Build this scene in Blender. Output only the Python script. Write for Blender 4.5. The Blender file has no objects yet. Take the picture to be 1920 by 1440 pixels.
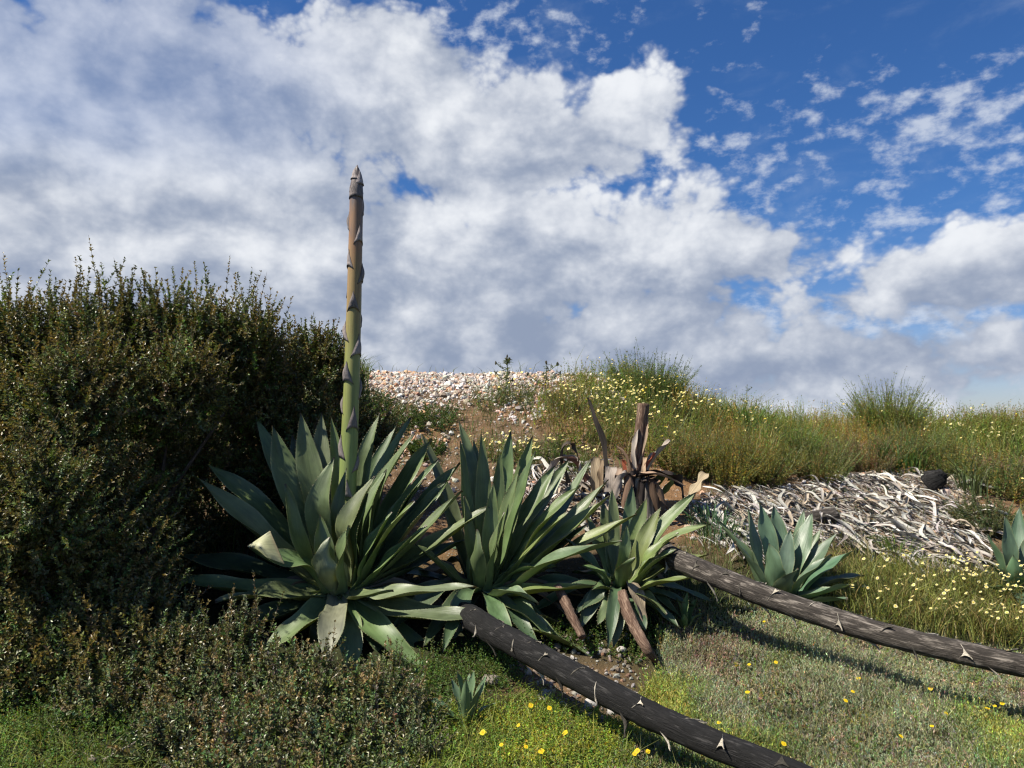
import bpy, math
import numpy as np
from mathutils import Vector, Matrix

rng = np.random.default_rng(11)
R = math.radians
sc = bpy.context.scene
col = sc.collection

# ------------------------------------------------------------------ camera
F, PITCH, EYE = 1442.0, R(4.0), np.array([0.0, 0.0, 1.6])
cd = bpy.data.cameras.new('camera'); cam = bpy.data.objects.new('camera', cd); col.objects.link(cam)
cam.location = EYE; cam.rotation_euler = (R(90) + PITCH, 0, 0)
cd.sensor_fit = 'HORIZONTAL'; cd.sensor_width = 36.0; cd.lens = 36.0 * F / 1920.0
cd.clip_start = 0.05; cd.clip_end = 5000
sc.camera = cam

# ------------------------------------------------------------------ world and sun
SUN_EL, SUN_BACK = R(54), R(20)          # from the left, a little from behind the camera
sun_from = Vector((-math.cos(SUN_EL) * math.cos(SUN_BACK), -math.cos(SUN_EL) * math.sin(SUN_BACK), math.sin(SUN_EL)))
sd = bpy.data.lights.new('sun', 'SUN'); sun = bpy.data.objects.new('sun', sd); col.objects.link(sun)
sd.energy = 5.0; sd.angle = R(0.55); sd.color = (1.0, 0.93, 0.80)
sun.rotation_euler = sun_from.to_track_quat('Z', 'Y').to_euler(); sun.location = (-8, -3, 12)

sc.view_settings.view_transform = 'Standard'; sc.view_settings.look = 'None'
sc.view_settings.exposure = 0.8; sc.view_settings.gamma = 1.0; sc.view_settings.use_curve_mapping = False
sc.cycles.max_bounces = 6; sc.cycles.diffuse_bounces = 3; sc.cycles.glossy_bounces = 2
sc.cycles.transmission_bounces = 3; sc.cycles.transparent_max_bounces = 4
sc.cycles.filter_width = 1.25
sc.cycles.use_denoising = True; sc.cycles.denoiser = 'OPENIMAGEDENOISE'; sc.cycles.denoising_input_passes = 'RGB_ALBEDO_NORMAL'

world = bpy.data.worlds.new('World'); sc.world = world; world.use_nodes = True


class NT:
    """tiny node-expression helper"""
    def __init__(s, tree): s.t = tree; s.n = tree.nodes; s.l = tree.links
    def put(s, sock, v):
        if isinstance(v, bpy.types.NodeSocket): s.l.new(v, sock)
        elif v is not None: sock.default_value = v
    def m(s, op, a, b=None, c=None, clamp=False):
        n = s.n.new('ShaderNodeMath'); n.operation = op; n.use_clamp = clamp
        for i, v in enumerate((a, b, c)): s.put(n.inputs[i], v)
        return n.outputs[0]
    def vm(s, op, a, b=None):
        n = s.n.new('ShaderNodeVectorMath'); n.operation = op
        s.put(n.inputs[0], a); s.put(n.inputs[1], b)
        return n.outputs['Value'] if op in ('LENGTH', 'DOT_PRODUCT') else n.outputs[0]
    def ss(s, v, lo, hi, a=0.0, b=1.0):
        n = s.n.new('ShaderNodeMapRange'); n.interpolation_type = 'SMOOTHSTEP'
        for i, x in enumerate((v, lo, hi, a, b)): s.put(n.inputs[i], x)
        return n.outputs[0]
    def noise(s, vec, scale, detail=5, rough=0.55, dist=0.0, out=0, dim='3D'):
        n = s.n.new('ShaderNodeTexNoise'); n.noise_dimensions = dim
        s.put(n.inputs['Vector'], vec); s.put(n.inputs['Scale'], scale); n.inputs['Detail'].default_value = detail
        n.inputs['Roughness'].default_value = rough; n.inputs['Distortion'].default_value = dist
        return n.outputs[out]
    def mix(s, f, a, b, mode='MIX'):
        n = s.n.new('ShaderNodeMix'); n.data_type = 'RGBA'; n.blend_type = mode
        s.put(n.inputs[0], f); s.put(n.inputs[6], a); s.put(n.inputs[7], b)
        return n.outputs[2]
    def ramp(s, f, stops):
        n = s.n.new('ShaderNodeValToRGB'); s.put(n.inputs[0], f)
        e = n.color_ramp.elements
        while len(e) < len(stops): e.new(0.5)
        for q, (p, c) in zip(e, stops): q.position = p; q.color = (*c, 1)
        return n.outputs[0]
    def xyz(s, x=0.0, y=0.0, z=0.0):
        n = s.n.new('ShaderNodeCombineXYZ')
        for i, v in enumerate((x, y, z)): s.put(n.inputs[i], v)
        return n.outputs[0]
    def sep(s, v):
        n = s.n.new('ShaderNodeSeparateXYZ'); s.put(n.inputs[0], v); return n.outputs


def ray(px, py):
    cx, cz = (px - 960) / F, -(py - 720) / F
    c, s_ = math.cos(PITCH), math.sin(PITCH)
    return np.array([cx, c - cz * s_, s_ + cz * c])


def azel(px, py):
    d = ray(px, py); d = d / np.linalg.norm(d)
    return math.atan2(d[0], d[1]), math.asin(d[2])


def build_world():
    t = world.node_tree; t.nodes.clear(); N = NT(t)
    out = t.nodes.new('ShaderNodeOutputWorld'); bg = t.nodes.new('ShaderNodeBackground')
    bg.inputs[1].default_value = 0.1
    sky = t.nodes.new('ShaderNodeTexSky'); sky.sky_type = 'NISHITA'; sky.sun_disc = False
    sky.sun_elevation = SUN_EL; sky.sun_rotation = math.atan2(sun_from.x, sun_from.y)
    sky.air_density = 1.0; sky.dust_density = 0.4; sky.ozone_density = 2.2; sky.altitude = 50
    tc = t.nodes.new('ShaderNodeTexCoord')
    d = N.sep(N.vm('NORMALIZE', tc.outputs['Generated']))
    az = N.m('ARCTAN2', d[0], d[1]); el = N.m('ARCSINE', d[2])
    uv = N.xyz(az, el, 0)
    warp = N.noise(N.vm('MULTIPLY', uv, (1, 1.5, 1)), 5.0, 3, 0.5, 0, 1, dim='2D')
    uvw = N.vm('ADD', uv, N.vm('MULTIPLY', N.vm('SUBTRACT', warp, (0.5, 0.5, 0.5)), (0.10, 0.07, 0)))
    def field(blobs):
        acc = None
        for (px, py, rx, ry, w) in blobs:
            a, e = azel(px, py)
            q = N.vm('MULTIPLY', N.vm('SUBTRACT', uvw, (a, e, 0)), (F / rx, F / ry, 0))
            v = N.m('MULTIPLY', N.m('SUBTRACT', 1.0, N.vm('LENGTH', q)), w)
            acc = v if acc is None else N.m('SMOOTH_MAX', acc, v, 0.12)
        return acc
    main = field([(180, 330, 600, 330, 1.0), (560, 175, 240, 150, .9), (700, 190, 230, 150, .9), (960, 275, 330, 140, .9),
                  (1150, 205, 160, 100, .8), (40, 120, 420, 130, .42), (600, 520, 780, 200, 1.0), (1060, 480, 330, 150, .95),
                  (1330, 475, 200, 85, .85), (640, 660, 1000, 150, 1.0), (1500, 700, 640, 75, .55), (1910, 505, 190, 80, .8),
                  (1200, 600, 260, 100, .8)])
    puff = field([(1730, 230, 260, 90, .65), (1420, 350, 230, 90, .65), (1660, 390, 200, 60, .5), (1240, 330, 180, 80, .5),
                  (900, 70, 300, 80, .45), (1620, 640, 420, 80, .9), (1330, 280, 120, 50, .35)])
    bright = field([(560, 110, 210, 90, 1.), (690, 130, 160, 80, 1.), (250, 280, 280, 80, .9), (1130, 160, 150, 70, .9), (1000, 395, 260, 60, 1.0),
                    (1330, 430, 170, 50, .9), (1860, 450, 150, 50, .9), (100, 420, 200, 70, .6), (480, 470, 160, 50, .6), (860, 190, 120, 60, .6)])
    dark = field([(950, 640, 650, 80, 1.), (1560, 690, 520, 60, .8), (720, 350, 300, 110, .55), (350, 560, 400, 80, .6), (1890, 560, 150, 60, .8), (1080, 560, 300, 60, .6)])
    # out of view: sparser made-up cloud cover, thinned to lower the ambient light
    far = N.ss(N.m('ABSOLUTE', az), 0.75, 1.1)
    faru = N.ss(el, 0.55, 0.8)
    off = N.m('MAXIMUM', far, faru)
    wide = N.m('MULTIPLY', N.m('SUBTRACT', N.noise(tc.outputs['Generated'], 2.2, 2, .5), 0.56), 3.0)
    cov = N.m('ADD', N.m('MAXIMUM', main, -0.75), 0.15)
    cov = N.m('ADD', N.m('MULTIPLY', cov, N.m('SUBTRACT', 1.0, off)), N.m('MULTIPLY', wide, off))
    p = N.vm('MULTIPLY', uv, (1.0, 1.35, 1.0))
    n1 = N.noise(p, 5.2, 11, 0.56, 0.0, dim='2D')
    n2 = N.noise(N.vm('ADD', p, (-0.030, 0.034, 0)), 5.2, 8, 0.55, 0.0, dim='2D')
    n2b = N.noise(p, 5.2, 8, 0.55, 0.0, dim='2D')
    n3 = N.noise(N.vm('ADD', p, (3.1, 1.7, 0)), 2.6, 4, 0.5, dim='2D')
    nh = N.noise(p, 17.0, 8, 0.58, 0.0, dim='2D')
    vo = t.nodes.new('ShaderNodeTexVoronoi'); vo.voronoi_dimensions = '2D'; vo.feature = 'SMOOTH_F1'; vo.inputs['Smoothness'].default_value = .8
    N.put(vo.inputs['Vector'], N.vm('ADD', p, N.vm('MULTIPLY', warp, (.06, .06, 0)))); vo.inputs['Scale'].default_value = 15.0
    vo.inputs['Detail'].default_value = 3.0; vo.inputs['Roughness'].default_value = .6
    billow = N.m('MULTIPLY', N.m('SUBTRACT', .58, vo.outputs['Distance']), .8)
    dens = N.m('ADD', N.m('ADD', N.m('ADD', cov, N.m('MULTIPLY', billow, .55)), N.m('MULTIPLY', N.m('SUBTRACT', n1, 0.5), 1.05)), N.m('MULTIPLY', N.m('SUBTRACT', nh, 0.5), .35))
    alpha = N.ss(dens, -0.06, 0.24)
    # altocumulus tufts
    np_ = N.noise(N.vm('MULTIPLY', uv, (1, 1.7, 1)), 27.0, 7, 0.56, 0.0, dim='2D')
    nlow = N.noise(uv, 8.0, 3, .5, dim='2D')
    pd = N.m('ADD', N.m('MAXIMUM', N.m('MULTIPLY', puff, 0.8), -0.6), N.m('MULTIPLY', N.m('SUBTRACT', np_, 0.61), 2.6))
    pd = N.m('ADD', pd, N.m('MULTIPLY', N.m('SUBTRACT', nlow, .5), 1.1))
    pal = N.m('MULTIPLY', N.ss(pd, -0.20, 0.75), N.m('MULTIPLY', N.m('SUBTRACT', 1.0, off), 0.72))
    # thin veil
    veil = N.m('MULTIPLY', N.ss(N.noise(N.vm('MULTIPLY', uv, (1, 2.0, 1)), 7.0, 7, .6, 0.2, dim='2D'), .50, .85), 0.16)
    relief = N.m('MULTIPLY', N.m('SUBTRACT', n2b, n2), 1.7)
    lum = N.m('ADD', N.m('ADD', N.m('ADD', 0.40, N.m('MULTIPLY', billow, .50)), relief), N.m('MULTIPLY', N.m('SUBTRACT', nh, .5), .5))
    lum = N.m('ADD', lum, N.m('MULTIPLY', N.m('SUBTRACT', n3, 0.5), 0.35))
    lum = N.m('ADD', lum, N.m('MULTIPLY', N.ss(bright, -.25, .8), 0.42))
    lum = N.m('SUBTRACT', lum, N.m('MULTIPLY', N.ss(dark, -.2, .8), 0.24))
    lum = N.ss(lum, -.25, 1.05)
    ccol = N.mix(lum, (1.65, 2.0, 2.75, 1), (5.0, 5.15, 5.4, 1))
    # the ramp clamps nothing: values are radiance for a background of strength 0.1
    hue = t.nodes.new('ShaderNodeHueSaturation'); hue.inputs['Saturation'].default_value = 1.15; hue.inputs['Value'].default_value = 0.53
    t.links.new(sky.outputs[0], hue.inputs['Color'])
    hz = N.ss(el, .02, .30)
    deep = N.vm('MULTIPLY', hue.outputs[0], N.xyz(N.m('SUBTRACT', .92, N.m('MULTIPLY', hz, .34)), N.m('SUBTRACT', .90, N.m('MULTIPLY', hz, .04)), N.m('ADD', 1.12, N.m('MULTIPLY', hz, .10))))
    c = N.mix(veil, deep, (3.4, 3.9, 4.5, 1))
    c = N.mix(pal, c, (4.1, 4.4, 4.9, 1))
    # the high layer on the upper left stays half transparent
    la, le = azel(60, 60)
    thin = N.ss(N.vm('LENGTH', N.vm('MULTIPLY', N.vm('SUBTRACT', uvw, (la, le, 0)), (F / 560, F / 200, 0))), 0.5, 1.25, 0.62, 1.0)
    c = N.mix(N.m('MULTIPLY', alpha, thin), c, ccol)
    t.links.new(c, bg.inputs[0]); t.links.new(bg.outputs[0], out.inputs[0])


build_world()

# ------------------------------------------------------------------ helpers
def at(px, py, Y):
    d = ray(px, py)
    return EYE + d * (Y / d[1])


def project(P):
    P = np.asarray(P, float) - EYE
    c, s_ = math.cos(PITCH), math.sin(PITCH)
    dep = P[..., 1] * c + P[..., 2] * s_
    up = -P[..., 1] * s_ + P[..., 2] * c
    dep = np.maximum(dep, 1e-3)
    return 960 + F * P[..., 0] / dep, 720 - F * up / dep


_wv = [(rng.uniform(.6, 5.5), rng.uniform(0, 2 * math.pi), rng.uniform(0, 2 * math.pi)) for _ in range(16)]


def bumps(x, y):
    z = np.zeros(np.broadcast(x, y).shape)
    for k, a, ph in _wv:
        z = z + np.sin(k * (x * math.cos(a) + y * math.sin(a)) + ph) / k
    return z * 0.022


PC = ([0, 4.6, 5.6, 6.5, 7.5, 8.5, 9.5, 11, 12.3, 13.5, 15, 19, 26, 60], [-.12, -.12, -.08, .22, .72, 1.18, 1.68, 2.28, 2.58, 2.68, 2.66, 2.2, .6, -.12])
PR = ([0, 5.2, 6.5, 7.5, 8.5, 9.5, 10.5, 12, 13, 14, 16, 20, 26, 60], [-.12, -.12, .02, .24, .66, 1.08, 1.38, 1.66, 1.72, 1.72, 1.65, 1.3, .4, -.12])


def H(x, y):
    x = np.asarray(x, float); y = np.asarray(y, float)
    t = np.clip((x - 0.4) / 4.6, 0, 1); t = t * t * (3 - 2 * t)
    z = np.interp(y, *PC) * (1 - t) + np.interp(y, *PR) * t
    # soften the kinks of the profile
    for dy in (-.35, .35):
        z = z + np.interp(y + dy, *PC) * (1 - t) + np.interp(y + dy, *PR) * t
    z = z / 3
    fade = np.clip((60 - np.abs(y)) / 40, 0, 1) * np.clip((60 - np.abs(x)) / 40, 0, 1)
    return z + bumps(x, y) * fade


def ground_at(px, py):
    d = ray(px, py); Y = np.linspace(2.2, 20, 1800)
    P = EYE + d[None] * (Y / d[1])[:, None]
    below = P[:, 2] <= H(P[:, 0], P[:, 1])
    return P[int(np.argmax(below))] if below.any() else P[-1]


def tag(o, label=None, cat=None, group=None, kind=None):
    for k, v in (('label', label), ('category', cat), ('group', group), ('kind', kind)):
        if v: o[k] = v
    return o


def mesh_np(name, V, polys, C=None, smooth=False, extra=None):
    """polys: list of int arrays (n,k)"""
    me = bpy.data.meshes.new(name)
    V = np.asarray(V, np.float32)
    me.vertices.add(len(V)); me.vertices.foreach_set('co', V.ravel())
    polys = [np.asarray(p, np.int32) for p in polys if len(p)]
    loops = np.concatenate([p.ravel() for p in polys])
    tot = np.concatenate([np.full(len(p), p.shape[1], np.int32) for p in polys])
    start = np.concatenate([[0], np.cumsum(tot)[:-1]]).astype(np.int32)
    me.loops.add(len(loops)); me.loops.foreach_set('vertex_index', loops)
    me.polygons.add(len(tot)); me.polygons.foreach_set('loop_start', start); me.polygons.foreach_set('loop_total', tot)
    me.polygons.foreach_set('use_smooth', np.full(len(tot), smooth))
    if C is not None:
        C = np.asarray(C, np.float32)
        if C.shape[1] == 3: C = np.concatenate([C, np.ones((len(C), 1), np.float32)], 1)
        a = me.attributes.new('col', 'FLOAT_COLOR', 'POINT'); a.data.foreach_set('color', C.ravel())
    if extra is not None:
        a = me.attributes.new('luv', 'FLOAT_VECTOR', 'POINT'); a.data.foreach_set('vector', np.asarray(extra, np.float32).ravel())
    me.update(calc_edges=True)
    return me


def obj(name, me, mat=None, parent=None, loc=None):
    o = bpy.data.objects.new(name, me)
    col.objects.link(o)
    if mat and me is not None and not me.materials: me.materials.append(mat)
    if parent: o.parent = parent
    if loc is not None: o.location = loc
    return o


def empty(name, loc, label, cat, group=None):
    o = bpy.data.objects.new(name, None); col.objects.link(o); o.location = loc
    o.empty_display_size = .1
    return tag(o, label, cat, group)


def unit(v):
    v = np.asarray(v, float); n = np.linalg.norm(v, axis=-1, keepdims=True)
    return v / np.maximum(n, 1e-9)


def catmull(pts, n):
    pts = np.asarray(pts, float)
    P = np.concatenate([[2 * pts[0] - pts[1]], pts, [2 * pts[-1] - pts[-2]]])
    seg = np.linalg.norm(np.diff(pts, axis=0), axis=1); cum = np.concatenate([[0], np.cumsum(seg)]) / seg.sum()
    out = []
    for t in np.linspace(0, 1, n):
        i = min(int(np.searchsorted(cum, t, 'right')) - 1, len(pts) - 2); i = max(i, 0)
        u = (t - cum[i]) / max(cum[i + 1] - cum[i], 1e-9)
        a, b, c, d = P[i:i + 4]
        out.append(.5 * ((2 * b) + (c - a) * u + (2 * a - 5 * b + 4 * c - d) * u * u + (3 * b - a - 3 * c + d) * u ** 3))
    return np.array(out)


# ------------------------------------------------------------------ materials
def new_mat(name):
    m = bpy.data.materials.new(name); m.use_nodes = True
    m.node_tree.nodes.clear(); N = NT(m.node_tree)
    out = m.node_tree.nodes.new('ShaderNodeOutputMaterial')
    b = m.node_tree.nodes.new('ShaderNodeBsdfPrincipled')
    m.node_tree.links.new(b.outputs[0], out.inputs[0])
    return m, N, b, out


def attr(N, name='col'):
    a = N.n.new('ShaderNodeAttribute'); a.attribute_name = name; return a.outputs


def leaf_mat(name, rough=.45, trans=.25, spec=.5, gain=(1, 1, 1), vary=.35, tint=(1.25, 1.15, .55)):
    m, N, b, out = new_mat(name)
    tc = N.n.new('ShaderNodeTexCoord').outputs['Object']
    c = attr(N)[0]
    k = N.ss(N.noise(tc, 2.3, 4, .6), .2, .8, 1 - vary, 1 + vary)
    c = N.vm('MULTIPLY', c, N.xyz(N.m('MULTIPLY', k, gain[0]), N.m('MULTIPLY', k, gain[1]), N.m('MULTIPLY', k, gain[2])))
    N.put(b.inputs['Base Color'], c); b.inputs['Roughness'].default_value = rough
    b.inputs['Specular IOR Level'].default_value = spec
    if trans:
        tr = N.n.new('ShaderNodeBsdfTranslucent'); N.put(tr.inputs[0], N.vm('MULTIPLY', c, tint))
        mx = N.n.new('ShaderNodeMixShader'); mx.inputs[0].default_value = trans
        N.l.new(b.outputs[0], mx.inputs[1]); N.l.new(tr.outputs[0], mx.inputs[2]); N.l.new(mx.outputs[0], out.inputs[0])
    return m


def agave_mat(name):
    m, N, b, out = new_mat(name)
    uv = attr(N, 'luv')[1]; c = attr(N)[0]
    s = N.sep(uv)
    tc = N.n.new('ShaderNodeTexCoord').outputs['Object']
    # faint bud prints across the blade, streaks along it, dusty bloom
    band = N.noise(N.xyz(N.m('MULTIPLY', s[0], 9.0), N.m('MULTIPLY', N.m('ABSOLUTE', s[1]), 2.0), N.m('MULTIPLY', s[2], 60.0)), 1.0, 3, .5)
    streak = N.noise(N.xyz(N.m('MULTIPLY', s[0], 2.0), N.m('MULTIPLY', s[1], 9.0), N.m('MULTIPLY', s[2], 90.0)), 1.6, 5, .6)
    blotch = N.noise(tc, 5.0, 6, .6)
    k = N.m('ADD', N.m('ADD', N.ss(band, .3, .7, .86, 1.14), N.ss(streak, .25, .75, -.10, .10)), N.ss(blotch, .3, .7, -.12, .12))
    cc = N.vm('MULTIPLY', c, N.xyz(k, k, k))
    sp = N.ss(N.noise(tc, 38.0, 3, .6), .70, .76)
    cc = N.mix(N.m('MULTIPLY', sp, .45), cc, (.22, .17, .10, 1))
    N.put(b.inputs['Base Color'], cc)
    N.put(b.inputs['Roughness'], N.ss(blotch, .3, .7, .36, .52))
    b.inputs['Specular IOR Level'].default_value = .62
    bp = N.n.new('ShaderNodeBump'); bp.inputs['Strength'].default_value = .25; bp.inputs['Distance'].default_value = .01
    N.l.new(streak, bp.inputs['Height']); N.l.new(bp.outputs[0], b.inputs['Normal'])
    tr = N.n.new('ShaderNodeBsdfTranslucent'); N.put(tr.inputs[0], N.vm('MULTIPLY', cc, (2.2, 1.8, .5)))
    mx = N.n.new('ShaderNodeMixShader'); mx.inputs[0].default_value = .22
    N.l.new(b.outputs[0], mx.inputs[1]); N.l.new(tr.outputs[0], mx.inputs[2]); N.l.new(mx.outputs[0], out.inputs[0])
    return m


def bark_mat(name, dark, light, bias=.5, rough=.85):
    """luv = (along in m, around 0..1, rand)"""
    m, N, b, out = new_mat(name)
    s = N.sep(attr(N, 'luv')[1])
    ang = N.m('MULTIPLY', s[1], 2 * math.pi)
    v = N.xyz(N.m('MULTIPLY', N.m('COSINE', ang), 1.0), N.m('MULTIPLY', N.m('SINE', ang), 1.0), N.m('MULTIPLY', s[0], 1.6))
    fib = N.noise(v, 6.5, 7, .65, .6)
    v2 = N.xyz(N.m('COSINE', ang), N.m('SINE', ang), N.m('MULTIPLY', s[0], 5.0))
    pat = N.noise(v2, 1.3, 4, .6)
    f = N.m('ADD', N.m('MULTIPLY', N.m('SUBTRACT', fib, .5), 1.7), N.m('ADD', N.m('MULTIPLY', N.m('SUBTRACT', pat, .5), 1.1), bias))
    cc = N.ramp(f, [(0.0, tuple(.45 * x for x in dark)), (.45, dark), (.8, light), (1.0, tuple(min(1, 1.5 * x) for x in light))])
    N.put(b.inputs['Base Color'], cc); b.inputs['Roughness'].default_value = rough
    b.inputs['Specular IOR Level'].default_value = .25
    bp = N.n.new('ShaderNodeBump'); bp.inputs['Strength'].default_value = .9; bp.inputs['Distance'].default_value = .02
    N.l.new(fib, bp.inputs['Height']); N.l.new(bp.outputs[0], b.inputs['Normal'])
    return m


def dry_mat(name, gain=1.0):
    m, N, b, out = new_mat(name)
    s = N.sep(attr(N, 'luv')[1]); c = attr(N)[0]
    st = N.noise(N.xyz(N.m('MULTIPLY', s[0], 2.5), N.m('MULTIPLY', s[1], 7.0), N.m('MULTIPLY', s[2], 77.0)), 2.0, 5, .65)
    oi = N.n.new('ShaderNodeObjectInfo')
    k = N.m('MULTIPLY', N.ss(st, .25, .75, .45, 1.3), N.m('MULTIPLY', gain, N.ss(oi.outputs['Random'], 0, 1, .7, 1.25)))
    N.put(b.inputs['Base Color'], N.vm('MULTIPLY', c, N.xyz(k, k, k)))
    b.inputs['Roughness'].default_value = .8; b.inputs['Specular IOR Level'].default_value = .2
    bp = N.n.new('ShaderNodeBump'); bp.inputs['Strength'].default_value = .6; bp.inputs['Distance'].default_value = .01
    N.l.new(st, bp.inputs['Height']); N.l.new(bp.outputs[0], b.inputs['Normal'])
    return m


def stone_mat(name):
    m, N, b, out = new_mat(name)
    tc = N.n.new('ShaderNodeTexCoord').outputs['Object']
    k = N.ss(N.noise(tc, 30, 5, .65), .2, .8, .7, 1.25)
    N.put(b.inputs['Base Color'], N.vm('MULTIPLY', attr(N)[0], N.xyz(k, k, k)))
    b.inputs['Roughness'].default_value = .85; b.inputs['Specular IOR Level'].default_value = .25
    return m


def ground_mat():
    m, N, b, out = new_mat('earth')
    tc = N.n.new('ShaderNodeTexCoord').outputs['Object']
    big = N.noise(tc, .9, 5, .6); mid = N.noise(tc, 6.0, 6, .65); fine = N.noise(tc, 45.0, 5, .65)
    soil = N.ramp(big, [(.3, (.060, .045, .026)), (.5, (.13, .085, .05)), (.68, (.24, .135, .065))])
    k = N.ss(mid, .25, .75, .55, 1.35)
    soil = N.vm('MULTIPLY', soil, N.xyz(k, k, k))
    vo = N.n.new('ShaderNodeTexVoronoi'); N.put(vo.inputs['Vector'], tc); vo.inputs['Scale'].default_value = 30
    peb = N.m('MULTIPLY', N.ss(vo.outputs['Distance'], .38, .25), N.ss(mid, .45, .55))
    soil = N.mix(peb, soil, N.mix(vo.outputs['Color'], (.22, .17, .12, 1), (.42, .38, .33, 1)))
    a = attr(N)[0]
    c = N.mix(N.sep(a)[0], (.030, .034, .014, 1), soil)      # dark greenish soil on the low ground, bare earth on the bank
    N.put(b.inputs['Base Color'], c); b.inputs['Roughness'].default_value = .95; b.inputs['Specular IOR Level'].default_value = .15
    bp = N.n.new('ShaderNodeBump'); bp.inputs['Strength'].default_value = .8; bp.inputs['Distance'].default_value = .03
    N.l.new(N.m('ADD', fine, N.m('MULTIPLY', peb, .6)), bp.inputs['Height']); N.l.new(bp.outputs[0], b.inputs['Normal'])
    return m


def mast_mat():
    m, N, b, out = new_mat('flower_stalk_skin')
    s = N.sep(attr(N, 'luv')[1])
    v = N.xyz(N.m('MULTIPLY', s[0], 1.5), N.m('MULTIPLY', s[1], 14.0), 0)
    st = N.noise(v, 1.5, 5, .6, .3)
    wob = N.m('ADD', s[0], N.m('MULTIPLY', N.m('SUBTRACT', N.noise(N.xyz(N.m('MULTIPLY', s[0], 4), N.m('MULTIPLY', s[1], 6), 0), 1.0, 3, .5), .5), .9))
    c = N.ramp(N.m('DIVIDE', wob, 3.6), [(.0, (.24, .28, .12)), (.30, (.19, .245, .075)), (.52, (.25, .255, .085)), (.66, (.28, .20, .08)), (.80, (.29, .165, .085)), (.90, (.16, .125, .11)), (.97, (.12, .10, .095))])
    k = N.ss(st, .2, .8, .8, 1.18)
    N.put(b.inputs['Base Color'], N.vm('MULTIPLY', c, N.xyz(k, k, k)))
    b.inputs['Roughness'].default_value = .48; b.inputs['Specular IOR Level'].default_value = .4
    return m


M = dict(
    earth=ground_mat(), agave=agave_mat('agave_blade'), mast=mast_mat(),
    shrub=leaf_mat('leathery_leaf', .40, .22, .5, vary=.35), herb=leaf_mat('herb_leaf', .55, .42, .3, vary=.3),
    grass=leaf_mat('grass_blade', .55, .35, .3, vary=.25), cover=leaf_mat('succulent_cover', .55, .18, .35, vary=.3),
    petal=leaf_mat('petal', .6, .35, .2, vary=.06, tint=(1, 1, .8)),
    twig=bark_mat('twig_bark', (.09, .065, .045), (.26, .22, .18), .4),
    char=bark_mat('charred_stalk', (.010, .0095, .0095), (.055, .052, .05), .33, .8),
    grey=bark_mat('weathered_stalk', (.045, .038, .032), (.24, .21, .18), .43),
    brown=bark_mat('brown_stalk', (.11, .065, .045), (.30, .21, .15), .5),
    dry=dry_mat('dry_blade'), stone=stone_mat('stone'),
)

# ------------------------------------------------------------------ ground
def build_ground():
    def axis(lo, hi, st, far):
        a = np.arange(lo, hi + st / 2, st)
        g = [.3]
        while sum(g) < far: g.append(g[-1] * 1.35)
        s_ = np.cumsum(g)
        return np.concatenate([(lo - s_)[::-1], a, hi + s_])
    xs, ys = axis(-7, 9, .09, 900), axis(1.0, 15.5, .09, 900)
    X, Y = np.meshgrid(xs, ys)
    Z = H(X, Y)
    V = np.stack([X, Y, Z], -1).reshape(-1, 3)
    nx, ny = len(xs), len(ys)
    i = np.arange(ny - 1)[:, None] * nx + np.arange(nx - 1)[None]; i = i.ravel()
    q = np.stack([i, i + 1, i + nx + 1, i + nx], 1)
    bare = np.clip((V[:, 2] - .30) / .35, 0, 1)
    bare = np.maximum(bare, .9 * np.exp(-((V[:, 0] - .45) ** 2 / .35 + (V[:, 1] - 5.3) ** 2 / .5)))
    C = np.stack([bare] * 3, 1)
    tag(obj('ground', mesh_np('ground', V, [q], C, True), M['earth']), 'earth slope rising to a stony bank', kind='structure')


build_ground()

# ------------------------------------------------------------------ leaf and stem generators (vectorised)
def kite_leaves(P, D, Nn, L, W, C, fold=.25, mid=.45):
    """one folded kite per row; P base, D direction, Nn face normal"""
    D = unit(D); B = unit(np.cross(D, Nn)); Nn = np.cross(B, D)
    L = np.asarray(L)[:, None]; W = np.asarray(W)[:, None]
    c = P + D * L * mid
    V = np.stack([P, c + B * W / 2 + Nn * W * fold, P + D * L - Nn * L * .08, c - B * W / 2 + Nn * W * fold], 1).reshape(-1, 3)
    i = np.arange(len(P)) * 4
    q = np.stack([i, i + 1, i + 2, i + 3], 1)
    return V, q, np.repeat(C, 4, 0)


def tubes3(A, B_, r0, r1):
    """three-sided straight twigs"""
    D = unit(B_ - A); ref = np.where(np.abs(D[:, 2:3]) > .9, np.array([[1., 0, 0]]), np.array([[0., 0, 1]]))
    U = unit(np.cross(D, ref)); W = np.cross(D, U)
    rows = []
    for P, r in ((A, r0), (B_, r1)):
        r = np.broadcast_to(np.asarray(r, float), (len(A),))[:, None]
        for k in range(3):
            a = 2 * math.pi * k / 3; rows.append(P + (U * math.cos(a) + W * math.sin(a)) * r)
    V = np.stack(rows, 1).reshape(-1, 3)
    i = np.arange(len(A)) * 6
    q = np.concatenate([np.stack([i + k, i + (k + 1) % 3, i + 3 + (k + 1) % 3, i + 3 + k], 1) for k in range(3)])
    return V, q


def rand_dirs(n): return unit(rng.normal(size=(n, 3)))


def colours(n, base, var=.25, huevar=.12):
    base = np.asarray(base, float)
    if base.ndim == 1: base = np.repeat(base[None], n, 0)
    k = np.exp(rng.normal(0, var, (n, 1))); h = np.exp(rng.normal(0, huevar, (n, 3)))
    return base * k * h


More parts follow.
